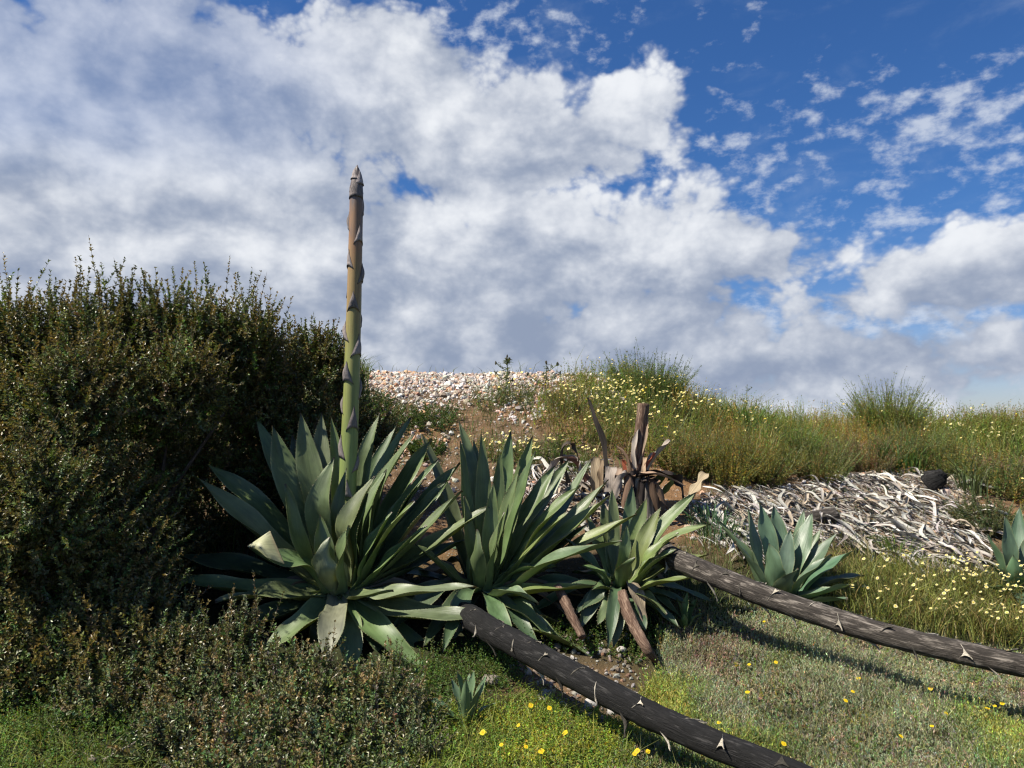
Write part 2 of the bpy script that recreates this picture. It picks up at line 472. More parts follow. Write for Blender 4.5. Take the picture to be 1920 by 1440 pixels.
def shoots(P, D, L, nleaf, leafL, leafW, base_col, tip_col=None, up=.6, t0=.1, spread=1.0, tipshare=.0):
    """leafy shoots: stem from P along D (bending up); leaves spiral round them. Returns leaves + stems arrays"""
    n = len(P); D = unit(D); L = np.asarray(L, float)
    t = np.sort(rng.uniform(t0, 1.0, (n, nleaf)), 1)
    ph = rng.uniform(0, 6.28, (n, 1)) + np.arange(nleaf)[None] * 2.4
    ref = np.where(np.abs(D[:, 2:3]) > .93, np.array([[1., 0, 0]]), np.array([[0., 0, 1]]))
    U = unit(np.cross(D, ref)); W = np.cross(D, U)
    bend = rng.normal(0, .12, (n, 3)) + np.array([0, 0, up * .25])
    def pt(t): return P[:, None] + D[:, None] * (L[:, None] * t)[..., None] + bend[:, None] * ((L[:, None] * t * t))[..., None]
    pos = pt(t)
    rad = U[:, None] * np.cos(ph)[..., None] + W[:, None] * np.sin(ph)[..., None]
    ld = rad * spread + D[:, None] * (.35 + .9 * t[..., None]) + rng.normal(0, .28, (n, nleaf, 3))
    nn = D[:, None] * 1.0 - rad * .5 + np.array([0, 0, .5]) + rng.normal(0, .45, (n, nleaf, 3))
    sz = (1.05 - .45 * t) * rng.uniform(.65, 1.25, (n, nleaf))
    C = colours(n * nleaf, base_col).reshape(n, nleaf, 3)
    C = C * np.exp(rng.normal(0, .16, (n, 1, 3)) * np.array([1, .7, .8]))
    if tip_col is not None:
        sel = (rng.random((n, 1)) < tipshare) * np.clip((t - .55) / .35, 0, 1)
        C = C * (1 - sel[..., None]) + np.asarray(tip_col) * np.exp(rng.normal(0, .2, (n, nleaf, 1))) * sel[..., None]
    lv = kite_leaves(pos.reshape(-1, 3), ld.reshape(-1, 3), nn.reshape(-1, 3), (leafL * sz).ravel(), (leafW * sz).ravel(), C.reshape(-1, 3))
    a = pt(np.zeros((n, 1)))[:, 0]; m_ = pt(np.full((n, 1), .55))[:, 0]; e = pt(np.ones((n, 1)))[:, 0]
    V1, q1 = tubes3(a, m_, .0032, .0022); V2, q2 = tubes3(m_, e, .0022, .001)
    st = (np.concatenate([V1, V2]), np.concatenate([q1, q2 + len(V1)]))
    return lv, st


def join(parts):
    V, Q, C, k = [], [], [], 0
    for p in parts:
        V.append(p[0]); Q.append(p[1] + k); k += len(p[0])
        if len(p) > 2: C.append(p[2])
    return np.concatenate(V), np.concatenate(Q), (np.concatenate(C) if C else None)


def stems_obj(parent, stems, name='branches', mat='twig'):
    V, Q, _ = join(stems)
    ex = np.stack([V[:, 2], (V[:, 0] * 7.3) % 1.0, V[:, 1]], 1)
    return tag(obj(name, mesh_np(name, V - np.array(parent.location), [Q], None, False, ex), M[mat], parent), kind='stuff')


def leaves_obj(parent, lvs, name, mat):
    V, Q, C = join(lvs)
    return tag(obj(name, mesh_np(name, V - np.array(parent.location), [Q], C), M[mat], parent), kind='stuff')


def blades(P, Hh, Wd, lean, C, bend=.5):
    """grass blades: quad + tri each"""
    n = len(P); a = rng.uniform(0, 6.28, n)
    side = np.stack([np.cos(a), np.sin(a), np.zeros(n)], 1)
    dirn = np.stack([np.cos(a + 1.57), np.sin(a + 1.57), np.zeros(n)], 1) * rng.normal(0, .35, (n, 1)) + lean
    Hh = np.asarray(Hh)[:, None]; Wd = np.asarray(Wd)[:, None]
    up = np.array([0, 0, 1.0])
    m_ = P + up * Hh * .55 + dirn * Hh * .45
    tip = P + up * Hh * (1 - bend * .3) + dirn * Hh * (1.0 + bend)
    V = np.stack([P - side * Wd / 2, P + side * Wd / 2, m_ + side * Wd * .42, m_ - side * Wd * .42, tip], 1).reshape(-1, 3)
    i = np.arange(n) * 5
    return V, np.stack([i, i + 1, i + 2, i + 3], 1), np.stack([i + 3, i + 2, i + 4], 1), np.repeat(C, 5, 0)


def grass_obj(name, arrs, mat, parent=None, origin=(0, 0, 0)):
    V, Q, T, C, k = [], [], [], [], 0
    for v, q, t, c in arrs:
        V.append(v); Q.append(q + k); T.append(t + k); C.append(c); k += len(v)
    V = np.concatenate(V) - np.array(origin)
    return obj(name, mesh_np(name, V, [np.concatenate(Q), np.concatenate(T)], np.concatenate(C)), M[mat], parent)


def discs(P, Nn, r, C, Cc, k=7):
    """small flower heads: a petal disc with scalloped rim and a raised centre"""
    n = len(P); Nn = unit(Nn)
    ref = np.where(np.abs(Nn[:, 2:3]) > .9, np.array([[1., 0, 0]]), np.array([[0., 0, 1]]))
    U = unit(np.cross(Nn, ref)); W = np.cross(Nn, U); r = np.asarray(r)[:, None]
    rows, cc = [], []
    for j in range(k):
        a = 2 * math.pi * j / k
        rows.append(P + (U * math.cos(a) + W * math.sin(a)) * r * (.85 + .15 * (j % 2)) + Nn * r * .12); cc.append(C)
    for j in range(k):
        a = 2 * math.pi * j / k
        rows.append(P + (U * math.cos(a) + W * math.sin(a)) * r * .38 + Nn * r * .10); cc.append(Cc)
    rows.append(P + Nn * r * .25); cc.append(Cc)
    V = np.stack(rows, 1).reshape(-1, 3); CC = np.stack(cc, 1).reshape(-1, 3)
    i = np.arange(n) * (2 * k + 1)
    q = np.concatenate([np.stack([i + j, i + (j + 1) % k, i + k + (j + 1) % k, i + k + j], 1) for j in range(k)])
    t = np.concatenate([np.stack([i + k + j, i + k + (j + 1) % k, i + 2 * k], 1) for j in range(k)])
    return V, q, t, CC


# ------------------------------------------------------------------ agave blades
WT = np.array([0, .06, .15, .3, .45, .58, .7, .8, .88, .94, .975, 1.0])
WW = np.array([.92, .80, .74, .86, .98, 1.0, .90, .70, .46, .24, .09, .012])
FRESH = np.array([.110, .156, .062])


def blade_mesh(pts, width, axis, centre, fold=.38, hue=None, n=26, teeth=True, twist=0.0, thick=1.0, dead=False, profile=None, wav=1.0):
    """a channelled, spine-edged agave blade along the curve pts; axis = direction of the rosette's heart"""
    C = catmull(pts, n); t = np.linspace(0, 1, n)
    T = unit(np.gradient(C, axis=0))
    radial = C[-1] - C[0] - axis * np.dot(C[-1] - C[0], axis); radial = unit(radial)
    hint = axis * 1.0 - radial * .85
    Nn = unit(hint[None] - T * (T @ hint)[:, None]); B = np.cross(T, Nn)
    if twist:
        a = (twist * t ** 1.5)[:, None]; Nn, B = Nn * np.cos(a) + B * np.sin(a), B * np.cos(a) - Nn * np.sin(a)
    L = np.linalg.norm(np.diff(C, axis=0), axis=1).sum()
    w = np.interp(t, WT, WW) if profile is None else np.interp(t, profile[0], profile[1])
    w = w * width / 2
    ph = rng.uniform(0, 6.28, 4)
    wl = w * (1 + wav * (.045 * np.sin(9 * t + ph[0]) + .02 * np.sin(23 * t + ph[1])))
    wr = w * (1 + wav * (.045 * np.sin(8 * t + ph[2]) + .02 * np.sin(21 * t + ph[3])))
    fo = fold * (1.0 - .25 * t) + .35 * np.clip((t - .75) / .25, 0, 1)
    S = np.array([-1, -.86, -.42, 0, .42, .86, 1.0]); m_ = len(S)
    th = thick * (np.interp(t, [0, .1, .5, .9, 1], [.055, .042, .020, .008, .003])) * (width / .17)
    rnd = rng.random()
    hue = FRESH if hue is None else np.asarray(hue, float)
    hue = hue * np.exp(rng.normal(0, .10)) * np.exp(rng.normal(0, .05 if not dead else .02, 3))
    edge = np.array([.23, .27, .13]) if not dead else hue * .8
    tipc = np.array([.055, .035, .022]) if not dead else hue * .5
    V, CC, E = [], [], []
    for side in (0, 1):
        for i in range(n):
            ww = np.where(S < 0, wl[i], wr[i])
            off = fo[i] * np.abs(S) ** 1.7 * w[i] + (.07 * width * wav * np.sin(13 * t[i] + 5 * S + ph[0]) * S ** 2)
            if side: off = off - th[i] * (1 - np.abs(S) ** 2.2)
            V.append(C[i] + B[i] * (S * ww)[:, None] + Nn[i] * off[:, None])
            g = np.repeat(hue[None], m_, 0)
            if not dead:
                g = g * (1.0 + .18 * (1 - t[i]))          # paler, whiter towards the heart
                g = g + (np.abs(S)[:, None] > .9) * (edge - g) * .55
            k = np.clip((t[i] - .955) / .03, 0, 1); g = g * (1 - k) + tipc * k
            CC.append(g); E.append(np.stack([np.full(m_, t[i] * L), S, np.full(m_, rnd)], 1))
    V = np.concatenate(V); CC = np.concatenate(CC); E = np.concatenate(E)
    i, j = np.meshgrid(np.arange(n - 1), np.arange(m_ - 1), indexing='ij'); a = (i * m_ + j).ravel()
    top = np.stack([a, a + 1, a + m_ + 1, a + m_], 1)
    bot = np.stack([a, a + m_, a + m_ + 1, a + 1], 1) + n * m_
    polys = [np.concatenate([top, bot])]
    if teeth:
        cnt = max(8, int(L / .028)); tt = rng.uniform(.0, .02, cnt) + np.linspace(.12, .93, cnt)
        tv, tf = [], []
        for sgn, col_ in ((-1, 0), (1, m_ - 1)):
            G = V[:n * m_].reshape(n, m_, 3)[:, col_]
            pos = np.stack([np.interp(tt, t, G[:, k]) for k in range(3)], 1)
            tg = np.stack([np.interp(tt, t, T[:, k]) for k in range(3)], 1)
            bb = np.stack([np.interp(tt, t, B[:, k]) for k in range(3)], 1) * sgn
            h = rng.uniform(.004, .0075, cnt)[:, None]
            base = len(V) + sum(len(x) for x in tv)
            tv.append(np.stack([pos - tg * .004 - bb * .002, pos + tg * .004 - bb * .002, pos + bb * h + tg * .004], 1).reshape(-1, 3))
            q = base + np.arange(cnt) * 3
            tf.append(np.stack([q, q + 1, q + 2], 1))
        tv = np.concatenate(tv)
        V = np.concatenate([V, tv]); CC = np.concatenate([CC, np.repeat([[.22, .20, .11]], len(tv), 0)])
        E = np.concatenate([E, np.zeros((len(tv), 3))]); polys.append(np.concatenate(tf))
    return V, polys, CC, E


def add_blade(parent, pts, width, axis, centre, name='leaf', mat='agave', **kw):
    V, polys, CC, E = blade_mesh(pts, width, axis, centre, **kw)
    o = obj(name, mesh_np(name, V - np.array(parent.location), polys, CC, True, E), M[mat], parent)
    return o


def agave(name, label, cx, cy, Yc, leaves, axis, hue=None, base_r=.10, group=None, scale_r=1.0, fill=0, fill_len=.9, wide=1.0, fill_front=True):
    if Yc is None: Yc = float(ground_at(cx, cy + 8)[1])
    c = at(cx, cy, Yc); gz = float(H(c[0], c[1]))
    axis = unit(np.array(axis, float))
    root = empty(name, (c[0], c[1], min(gz, c[2] - .02)), label, 'agave', group)
    c_ = c
    for k, lf in enumerate(leaves):
        tx, ty, dy, mx, my, dm, w = lf[:7]
        kw = dict(lf[7]) if len(lf) > 7 else {}
        tip = at(tx, ty, Yc + dy); mid = at(mx, my, Yc + dm)
        out = mid - c_; out = unit(out - axis * np.dot(out, axis) * .8)
        p0 = c_ + out * base_r - axis * base_r * .55
        p1 = p0 * .62 + mid * .38 + (out * .05 - axis * .03) * np.linalg.norm(mid - p0)
        pts = [p0, p1, mid] + [at(*q) for q in kw.pop('via', [])] + [tip]
        kw.setdefault('hue', hue); kw.setdefault('fold', rng.uniform(.28, .48))
        add_blade(root, pts, w * wide, axis, c_, **kw)
    for k in range(fill):                      # old low blades round the skirt of the rosette
        az = 2 * math.pi * (k + rng.uniform(-.4, .4)) / fill; L = fill_len * rng.uniform(.6, 1.1)
        dv = np.array([math.cos(az), math.sin(az), 0]); tip = c + dv * L
        if not fill_front and dv[1] < -.25: continue
        tip[2] = max(float(H(tip[0], tip[1])) + rng.uniform(.01, .12), c[2] - L * .55)
        mid = c + dv * L * .52; mid[2] = max((c[2] + tip[2]) / 2 + rng.uniform(.0, .14), float(H(mid[0], mid[1])) + .05)
        p0 = c + dv * base_r - axis * base_r * .7
        dry = rng.random() < .25
        add_blade(root, [p0, (p0 + mid) / 2 + np.array([0, 0, .03]), mid, tip], rng.uniform(.11, .17) * fill_len / .9, axis, c, mat='dry' if dry else 'agave', hue=[.26, .20, .14] if dry else SHADED, dead=dry, teeth=not dry, fold=rng.uniform(.25, .5), thick=.5 if dry else 1.0, wav=2. if dry else 1.)
    # short woody stem that carries the rosette
    h = max(c[2] - gz - .05, .05); n, k = 8, 14
    ang = np.linspace(0, 2 * math.pi, k, endpoint=False)
    prof = np.interp(np.linspace(0, 1, n), [0, .4, .8, 1], [1.25, 1.0, 1.05, .55]) * base_r * 1.15 * scale_r
    V = np.concatenate([np.stack([np.cos(ang) * r * (1 + .08 * rng.normal(size=k)), np.sin(ang) * r * (1 + .08 * rng.normal(size=k)), np.full(k, z)], 1) for r, z in zip(prof, np.linspace(-.12, h, n))])
    i, j = np.meshgrid(np.arange(n - 1), np.arange(k), indexing='ij'); a = (i * k + j).ravel(); b = (i * k + (j + 1) % k).ravel()
    E = np.stack([V[:, 2], np.tile(ang / 6.283, n), V[:, 0] * 0], 1)
    V[:, 2] += gz - root.location.z
    obj('stem', mesh_np('stem', V, [np.stack([a, b, b + k, a + k], 1)], None, True, E), M['brown'], root)
    return root, c


def tube_obj(name, pts, radii, mat, parent=None, n=60, k=14, rough=.04, cap=True, origin=(0, 0, 0), flat=1.0):
    C = catmull(pts, n); t = np.linspace(0, 1, n)
    T = unit(np.gradient(C, axis=0)); ref = np.array([0, 0, 1.0]) if abs(T[n // 2, 2]) < .9 else np.array([0, 1.0, 0])
    U = unit(np.cross(T, ref)); W = np.cross(U, T)
    r = np.interp(t, np.linspace(0, 1, len(radii)), radii)
    L = np.concatenate([[0], np.cumsum(np.linalg.norm(np.diff(C, axis=0), axis=1))])
    ang = np.linspace(0, 2 * math.pi, k, endpoint=False)
    ph = rng.uniform(0, 6.28, 6)
    V, E = [], []
    for i in range(n):
        rr = r[i] * (1 + rough * (np.sin(2 * ang + ph[0] + 2 * t[i]) + np.sin(3 * ang + ph[1] + 9 * L[i]) * .7 + np.sin(5 * ang + ph[2] + 17 * L[i]) * .5 + rng.normal(0, .5, k)))
        V.append(C[i] + U[i] * (np.cos(ang) * rr)[:, None] + W[i] * (np.sin(ang) * rr * flat)[:, None])
        E.append(np.stack([np.full(k, L[i]), ang / 6.2832, np.full(k, ph[3])], 1))
    V = np.concatenate(V); E = np.concatenate(E)
    i, j = np.meshgrid(np.arange(n - 1), np.arange(k), indexing='ij'); a = (i * k + j).ravel(); b = (i * k + (j + 1) % k).ravel()
    polys = [np.stack([a, b, b + k, a + k], 1)]
    if cap:
        V = np.concatenate([V, [C[0] - T[0] * r[0] * .15, C[-1] + T[-1] * r[-1] * .1]]); E = np.concatenate([E, [[0, 0, ph[3]], [L[-1], 0, ph[3]]]])
        j = np.arange(k)
        polys.append(np.concatenate([np.stack([(j + 1) % k, j, np.full(k, n * k)], 1), np.stack([(n - 1) * k + j, (n - 1) * k + (j + 1) % k, np.full(k, n * k + 1)], 1)]))
    me = mesh_np(name, V - np.array(origin), polys, None, True, E)
    return obj(name, me, M[mat] if isinstance(mat, str) else mat, parent), (C, T, U, W, r, L)


# ------------------------------------------------------------------ the big agave with its standing flower stalk
AX1 = (0.0, -.30, .95)
SHADED = [.068, .105, .050]  # darker green for blades in shade; the shade is in the colour
big = [  # paler hues below put sunlight into the colour of the lit blades
    (477, 777, .55, 548, 930, .35, .17), (510, 797, .35, 540, 900, .22, .22), (547, 815, .62, 572, 925, .42, .19, dict(hue=SHADED)),
    (563, 773, .45, 581, 885, .30, .19), (603, 773, .55, 603, 865, .40, .16), (620, 780, .30, 633, 870, .25, .11),
    (713, 773, .35, 684, 858, .25, .13), (745, 795, .45, 702, 885, .32, .13), (770, 783, .30, 716, 888, .20, .14), (777, 813, .10, 708, 920, .08, .14),
    (810, 823, .30, 742, 935, .25, .20), (822, 862, .10, 752, 945, .10, .12), (863, 868, .35, 790, 955, .30, .20),
    (867, 920, -.12, 786, 1005, -.10, .14), (917, 950, .08, 822, 1015, .06, .18), (777, 940, -.22, 716, 1012, -.16, .13),
    (703, 893, -.05, 650, 985, -.14, .17), (725, 880, .10, 678, 975, .0, .13), (690, 925, -.10, 664, 1000, -.15, .12),
    (627, 857, -.02, 597, 945, -.10, .17), (650, 877, .02, 634, 960, -.06, .10), (590, 905, .10, 600, 980, .0, .13),
    (618, 1007, -.28, 606, 1063, -.32, .16, dict(hue=[.15, .20, .12])), (535, 907, -.15, 556, 1005, -.18, .14),
    (360, 890, -.10, 490, 1000, -.12, .20), (383, 867, .25, 490, 955, .20, .20), (315, 1040, .20, 450, 1062, .12, .21, dict(hue=SHADED)),
    (312, 1084, -.20, 440, 1103, -.22, .20), (403, 1128, -.50, 505, 1112, -.38, .19), (388, 1200, -.42, 500, 1158, -.30, .20, dict(hue=SHADED)),
    (480, 1238, -.70, 566, 1170, -.45, .20), (613, 1247, -.88, 622, 1172, -.62, .17, dict(hue=[.17, .17, .11])), (662, 1268, -.75, 655, 1185, -.48, .17),
    (820, 1297, -.85, 722, 1200, -.58, .19), (845, 1255, -.42, 760, 1195, -.34, .15), (923, 1157, -.60, 790, 1152, -.50, .18, dict(twist=.35, hue=[.10, .14, .065])),
    (893, 1100, -.45, 765, 1110, -.38, .16, dict(hue=[.15, .20, .11], fold=.25)), (738, 1108, -.52, 685, 1116, -.45, .13), (872, 1012, .22, 760, 1066, .10, .20, dict(hue=SHADED)),
    (560, 1275, -.55, 600, 1190, -.40, .16, dict(hue=SHADED)), (745, 1262, -.55, 700, 1190, -.38, .17, dict(hue=SHADED)),
    (420, 960, .45, 520, 1010, .35, .18, dict(hue=SHADED)), (655, 985, -.22, 640, 1045, -.24, .14), (600, 965, -.16, 606, 1030, -.2, .13), (735, 960, -.1, 690, 1030, -.14, .13),
    (795, 900, .2, 728, 985, .15, .15), (840, 900, .15, 768, 985, .12, .16, dict(hue=SHADED)), (800, 985, -.15, 730, 1045, -.18, .14), (690, 830, .5, 672, 900, .38, .13, dict(hue=SHADED)),
]
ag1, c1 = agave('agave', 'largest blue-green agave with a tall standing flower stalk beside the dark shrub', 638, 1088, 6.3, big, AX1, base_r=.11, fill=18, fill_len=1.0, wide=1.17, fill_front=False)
# the blade whose broken end is folded back over itself
P20 = [c1 + np.array([-.06, -.10, -.03]), at(572, 1054, 6.08), at(512, 1048, 5.90), at(468, 1028, 5.86)]
add_blade(ag1, P20, .24, unit(np.array(AX1)), c1, fold=.20, n=26, profile=([0, .1, .4, .7, .9, 1], [.9, .75, .95, 1, .8, .45]), wav=.5)
def leaf_flap():
    cs = [at(464, 1024, 5.84), at(506, 995, 5.90), at(533, 1057, 5.80), at(494, 1043, 5.78)]      # tip of the fold, top, torn end, lower edge
    n = 9; V, E, CC = [], [], []
    for side in (0, 1):
        for i in range(n):
            for j in range(n):
                u, v = i / (n - 1), j / (n - 1)
                q = cs[0] * (1 - u) * (1 - v) + cs[1] * u * (1 - v) + cs[2] * u * v + cs[3] * (1 - u) * v
                q = q + np.array([-.02, -.03, .02]) * math.sin(math.pi * u) * math.sin(math.pi * v) + np.array([.003, .006, -.004]) * side
                V.append(q); E.append((u * .3, v * 2 - 1, .4)); CC.append((.30, .31, .17) if u < .95 else (.26, .22, .12))
    i, j = np.meshgrid(np.arange(n - 1), np.arange(n - 1), indexing='ij'); a = (i * n + j).ravel()
    q1 = np.stack([a, a + 1, a + n + 1, a + n], 1)
    o = obj('leaf_tip', mesh_np('leaf_tip', np.array(V) - np.array(ag1.location), [np.concatenate([q1, q1[:, ::-1] + n * n])], np.array(CC), True, np.array(E)), M['agave'], ag1)
    o['label'] = 'pale broken leaf end folded back over its blade'


leaf_flap()


def flower_stalk(root, c):
    Y = 6.42
    pts = [c + np.array([.01, .05, -.05]), at(652, 900, Y), at(660, 700, Y), at(665, 520, Y), at(668, 385, Y), at(669, 330, Y), at(670, 309, Y)]
    o, (C, T, U, W, r, L) = tube_obj('flower_stalk', pts, np.interp(np.linspace(0, 1, 90), [0, .1, .2, .5, .85, .92, .95, .98, 1], [.10, .079, .073, .065, .057, .057, .050, .025, .002]), 'mast', root, n=90, k=20, rough=.008, origin=np.array(root.location))
    tot = L[-1]; s = .50; k = 0
    me_m = M['bract']
    while s < tot - .05:
        end = s > tot - .42
        i = int(np.searchsorted(L, s)); i = min(i, len(L) - 2)
        a0 = k * 2.40 + rng.normal(0, .12)
        ln = (.165 if not end else .15) * rng.uniform(.85, 1.15); half = (1.0 if not end else 1.7) * rng.uniform(.85, 1.15); ln = min(ln, tot - s - .004)
        flare = rng.uniform(.010, .030) if not end else .010
        nt, ns = 8, 9
        V, E, CC = [], [], []
        for side in (0, 1):
            for q in range(nt):
                tt = q / (nt - 1); ss = np.linspace(-1, 1, ns)
                wid = half * (1 - tt) ** (1.15 if not end else .8) + .02
                h = s + tt * ln - .035 * (ss ** 2) * (1 - tt) * (1 if not end else .6)
                ctr = np.stack([np.interp(h, L, C[:, d]) for d in range(3)], 1)
                uu = U[i]; wv = W[i]
                rr = np.interp(h, L, r)
                lift = .002 + (flare if tot - s > .1 else .003) * np.sin(math.pi * min(1, tt * 1.1)) * (1 - ss ** 2) + (.018 if not end else 0) * (tt > .75) * (tt - .75) - .0025 * side
                if tt < .16: lift = lift + .010 * (1 - ss ** 2) * (1 - tt / .16)      # puffed base over the hidden bud
                rr = np.maximum(rr, .003)
                ang = a0 + ss * wid
                V.append(ctr + (uu[None] * np.cos(ang)[:, None] + wv[None] * np.sin(ang)[:, None]) * (rr + lift)[:, None])
                E.append(np.stack([np.full(ns, tt), ss, np.full(ns, k * .37)], 1))
                base = np.array([.27, .235, .225]) * (1 - .25 * tt)
                edge = np.array([.12, .085, .075])
                f = (np.abs(ss)[:, None] > .8) * .6
                CC.append(base[None] * (1 - f) + edge[None] * f)
        V = np.concatenate(V)
        ii, jj = np.meshgrid(np.arange(nt - 1), np.arange(ns - 1), indexing='ij'); a = (ii * ns + jj).ravel()
        q1 = np.stack([a, a + 1, a + ns + 1, a + ns], 1); q2 = np.stack([a, a + ns, a + ns + 1, a + 1], 1) + nt * ns
        # base lip between the two skins
        j = np.arange(ns - 1); lip = np.stack([j + 1, j, j + nt * ns, j + 1 + nt * ns], 1)
        obj('bract', mesh_np('bract', V - np.array(root.location), [np.concatenate([q1, q2, lip])], np.concatenate(CC), True, np.concatenate(E)), me_m, o)
        s += (.118 if not end else .055) * rng.uniform(.8, 1.2); k += 1
    return o


M['bract'] = dry_mat('bract_skin', 1.15)
flower_stalk(ag1, c1)

# ------------------------------------------------------------------ the other agaves
SUNLIT = [.150, .190, .062]  # paler, yellower green for lit blades; sunlight put into the colour
a2 = [
    (860, 789, .40, 891, 905, .25, .13), (863, 827, .10, 874, 940, .10, .11), (902, 814, .20, 906, 930, .15, .13), (888, 820, .45, 896, 915, .30, .11),
    (958, 807, .30, 945, 910, .25, .15), (938, 846, .10, 932, 940, .10, .11), (999, 817, .35, 970, 925, .30, .14), (1004, 846, .05, 965, 955, .05, .15),
    (1041, 874, .35, 990, 965, .25, .18), (1068, 861, .50, 1010, 955, .40, .17), (1088, 911, .0, 1008, 990, .0, .17, dict(hue=SUNLIT)), (1108, 861, .60, 1052, 955, .50, .15),
    (1143, 930, .0, 1050, 1010, .0, .17, dict(hue=SUNLIT)), (1141, 899, .40, 1078, 970, .35, .15), (1166, 1014, -.25, 1035, 1050, -.26, .18, dict(hue=[.14, .19, .095])),
    (1113, 1100, -.30, 1010, 1106, -.32, .16, dict(hue=SUNLIT)), (1010, 1132, -.58, 960, 1108, -.48, .14, dict(hue=[.15, .20, .11])), (779, 1021, -.20, 834, 1066, -.18, .15),
    (791, 814, .50, 832, 920, .40, .14), (894, 992, -.32, 893, 1048, -.34, .13), (925, 905, -.10, 918, 1005, -.12, .11), (812, 905, .20, 852, 1000, .15, .11),
    (1194, 964, .12, 1110, 1010, .12, .16, dict(hue=SUNLIT)), (975, 880, -.05, 940, 990, -.05, .12), (1035, 1200, -.55, 978, 1142, -.38, .16), (1113, 1232, -.60, 1018, 1182, -.48, .16),
    (1098, 1192, -.25, 1000, 1150, -.25, .16, dict(hue=SHADED)), (850, 1200, -.50, 868, 1140, -.35, .14, dict(hue=SHADED)), (1165, 1112, .0, 1050, 1092, .0, .16, dict(hue=SHADED)),
    (790, 1130, .0, 840, 1105, .0, .15, dict(hue=SHADED)), (985, 1245, -.62, 945, 1180, -.42, .14, dict(hue=SHADED)), (1085, 1150, .2, 1010, 1110, .15, .15, dict(hue=SHADED)),
    (1045, 1062, -.1, 970, 1068, -.1, .14), (1100, 985, .2, 1030, 1040, .15, .14, dict(hue=SHADED)), (1030, 930, .1, 975, 1005, .1, .14), (1065, 960, -.1, 990, 1030, -.1, .14, dict(hue=SUNLIT)), (870, 930, -.1, 880, 1020, -.15, .12), (1120, 955, .25, 1040, 1015, .22, .15), (945, 960, -.2, 925, 1035, -.2, .13),
]
agave('agave', 'agave with upright narrow blades between the stalk-bearing agave and the dead stump', 905, 1088, 6.5, a2, (.1, -.2, .97), base_r=.10, fill=18, fill_len=.95, wide=1.12)
a3 = [
    (1304, 924, .30, 1236, 995, .20, .14, dict(hue=[.15, .19, .075])), (1332, 983, -.10, 1250, 1012, -.10, .12, dict(hue=[.16, .20, .08])), (1213, 933, .20, 1188, 1010, .15, .14, dict(hue=SUNLIT)),
    (1272, 999, -.15, 1216, 1043, -.14, .13, dict(hue=SUNLIT)), (1300, 1083, -.30, 1222, 1095, -.30, .14, dict(hue=SUNLIT)), (1191, 1046, -.40, 1172, 1068, -.34, .13),
    (1147, 915, .40, 1150, 1005, .30, .12), (1250, 1152, -.42, 1208, 1115, -.28, .13), (1210, 1185, -.52, 1188, 1135, -.34, .14, dict(hue=SHADED)),
    (1120, 1172, -.50, 1145, 1132, -.34, .13), (1312, 1142, -.10, 1240, 1112, -.10, .13, dict(hue=SHADED)), (1090, 1060, -.1, 1130, 1075, -.12, .12), (1262, 1060, .2, 1210, 1068, .12, .13, dict(hue=SHADED)),
    (1080, 1150, -.35, 1118, 1118, -.22, .13, dict(hue=SHADED)), (1275, 1180, -.35, 1225, 1135, -.22, .13, dict(hue=SHADED)), (1175, 985, .05, 1170, 1035, .02, .10),
    (1235, 985, .35, 1200, 1030, .22, .12, dict(hue=SHADED)), (1150, 1215, -.6, 1160, 1150, -.4, .12),
    (1098, 965, .35, 1125, 1030, .22, .14), (1128, 935, .45, 1140, 1010, .30, .13), (1060, 1010, .15, 1105, 1052, .08, .14, dict(hue=SHADED)), (1185, 905, .5, 1178, 990, .38, .13), (1240, 950, .1, 1205, 1020, .06, .14, dict(hue=SUNLIT)), (1268, 1030, -.2, 1215, 1062, -.2, .14), (1330, 1040, .1, 1255, 1058, .05, .13, dict(hue=SUNLIT)), (1110, 1105, -.35, 1132, 1100, -.28, .13),
]
agave('agave', 'sprawling yellow-green agave at the foot of the cut dead stump', 1165, 1088, 6.45, a3, (.2, -.25, .95), hue=[.105, .150, .06], base_r=.09, fill=11, fill_len=.75, wide=1.0)
BL = [.110, .165, .100]
a4 = [
    (1402, 953, .10, 1416, 1035, .05, .12), (1424, 942, .25, 1442, 1025, .15, .15), (1450, 946, .30, 1462, 1025, .20, .14), (1523, 961, .20, 1500, 1035, .10, .16),
    (1508, 955, .35, 1492, 1035, .25, .11), (1570, 1000, .05, 1520, 1062, .0, .15), (1599, 1033, -.10, 1530, 1078, -.12, .16), (1348, 979, .10, 1402, 1045, .05, .15),
    (1442, 1019, -.22, 1450, 1066, -.20, .17), (1497, 1066, -.42, 1474, 1097, -.38, .15), (1595, 1097, -.42, 1525, 1115, -.34, .15), (1621, 1079, -.10, 1550, 1092, -.12, .13),
    (1482, 993, .10, 1475, 1055, .05, .12), (1540, 990, .30, 1510, 1055, .20, .11), (1378, 1015, -.10, 1422, 1075, -.12, .12), (1590, 1122, -.52, 1522, 1128, -.36, .13),
    (1375, 1080, -.2, 1420, 1098, -.2, .13), (1560, 1040, -.25, 1505, 1085, -.25, .13),
]
agave('agave', 'compact blue-green agave behind the grey fallen stalk', 1462, 1108, None, a4, (0, -.15, .98), hue=BL, base_r=.08, wide=1.15)
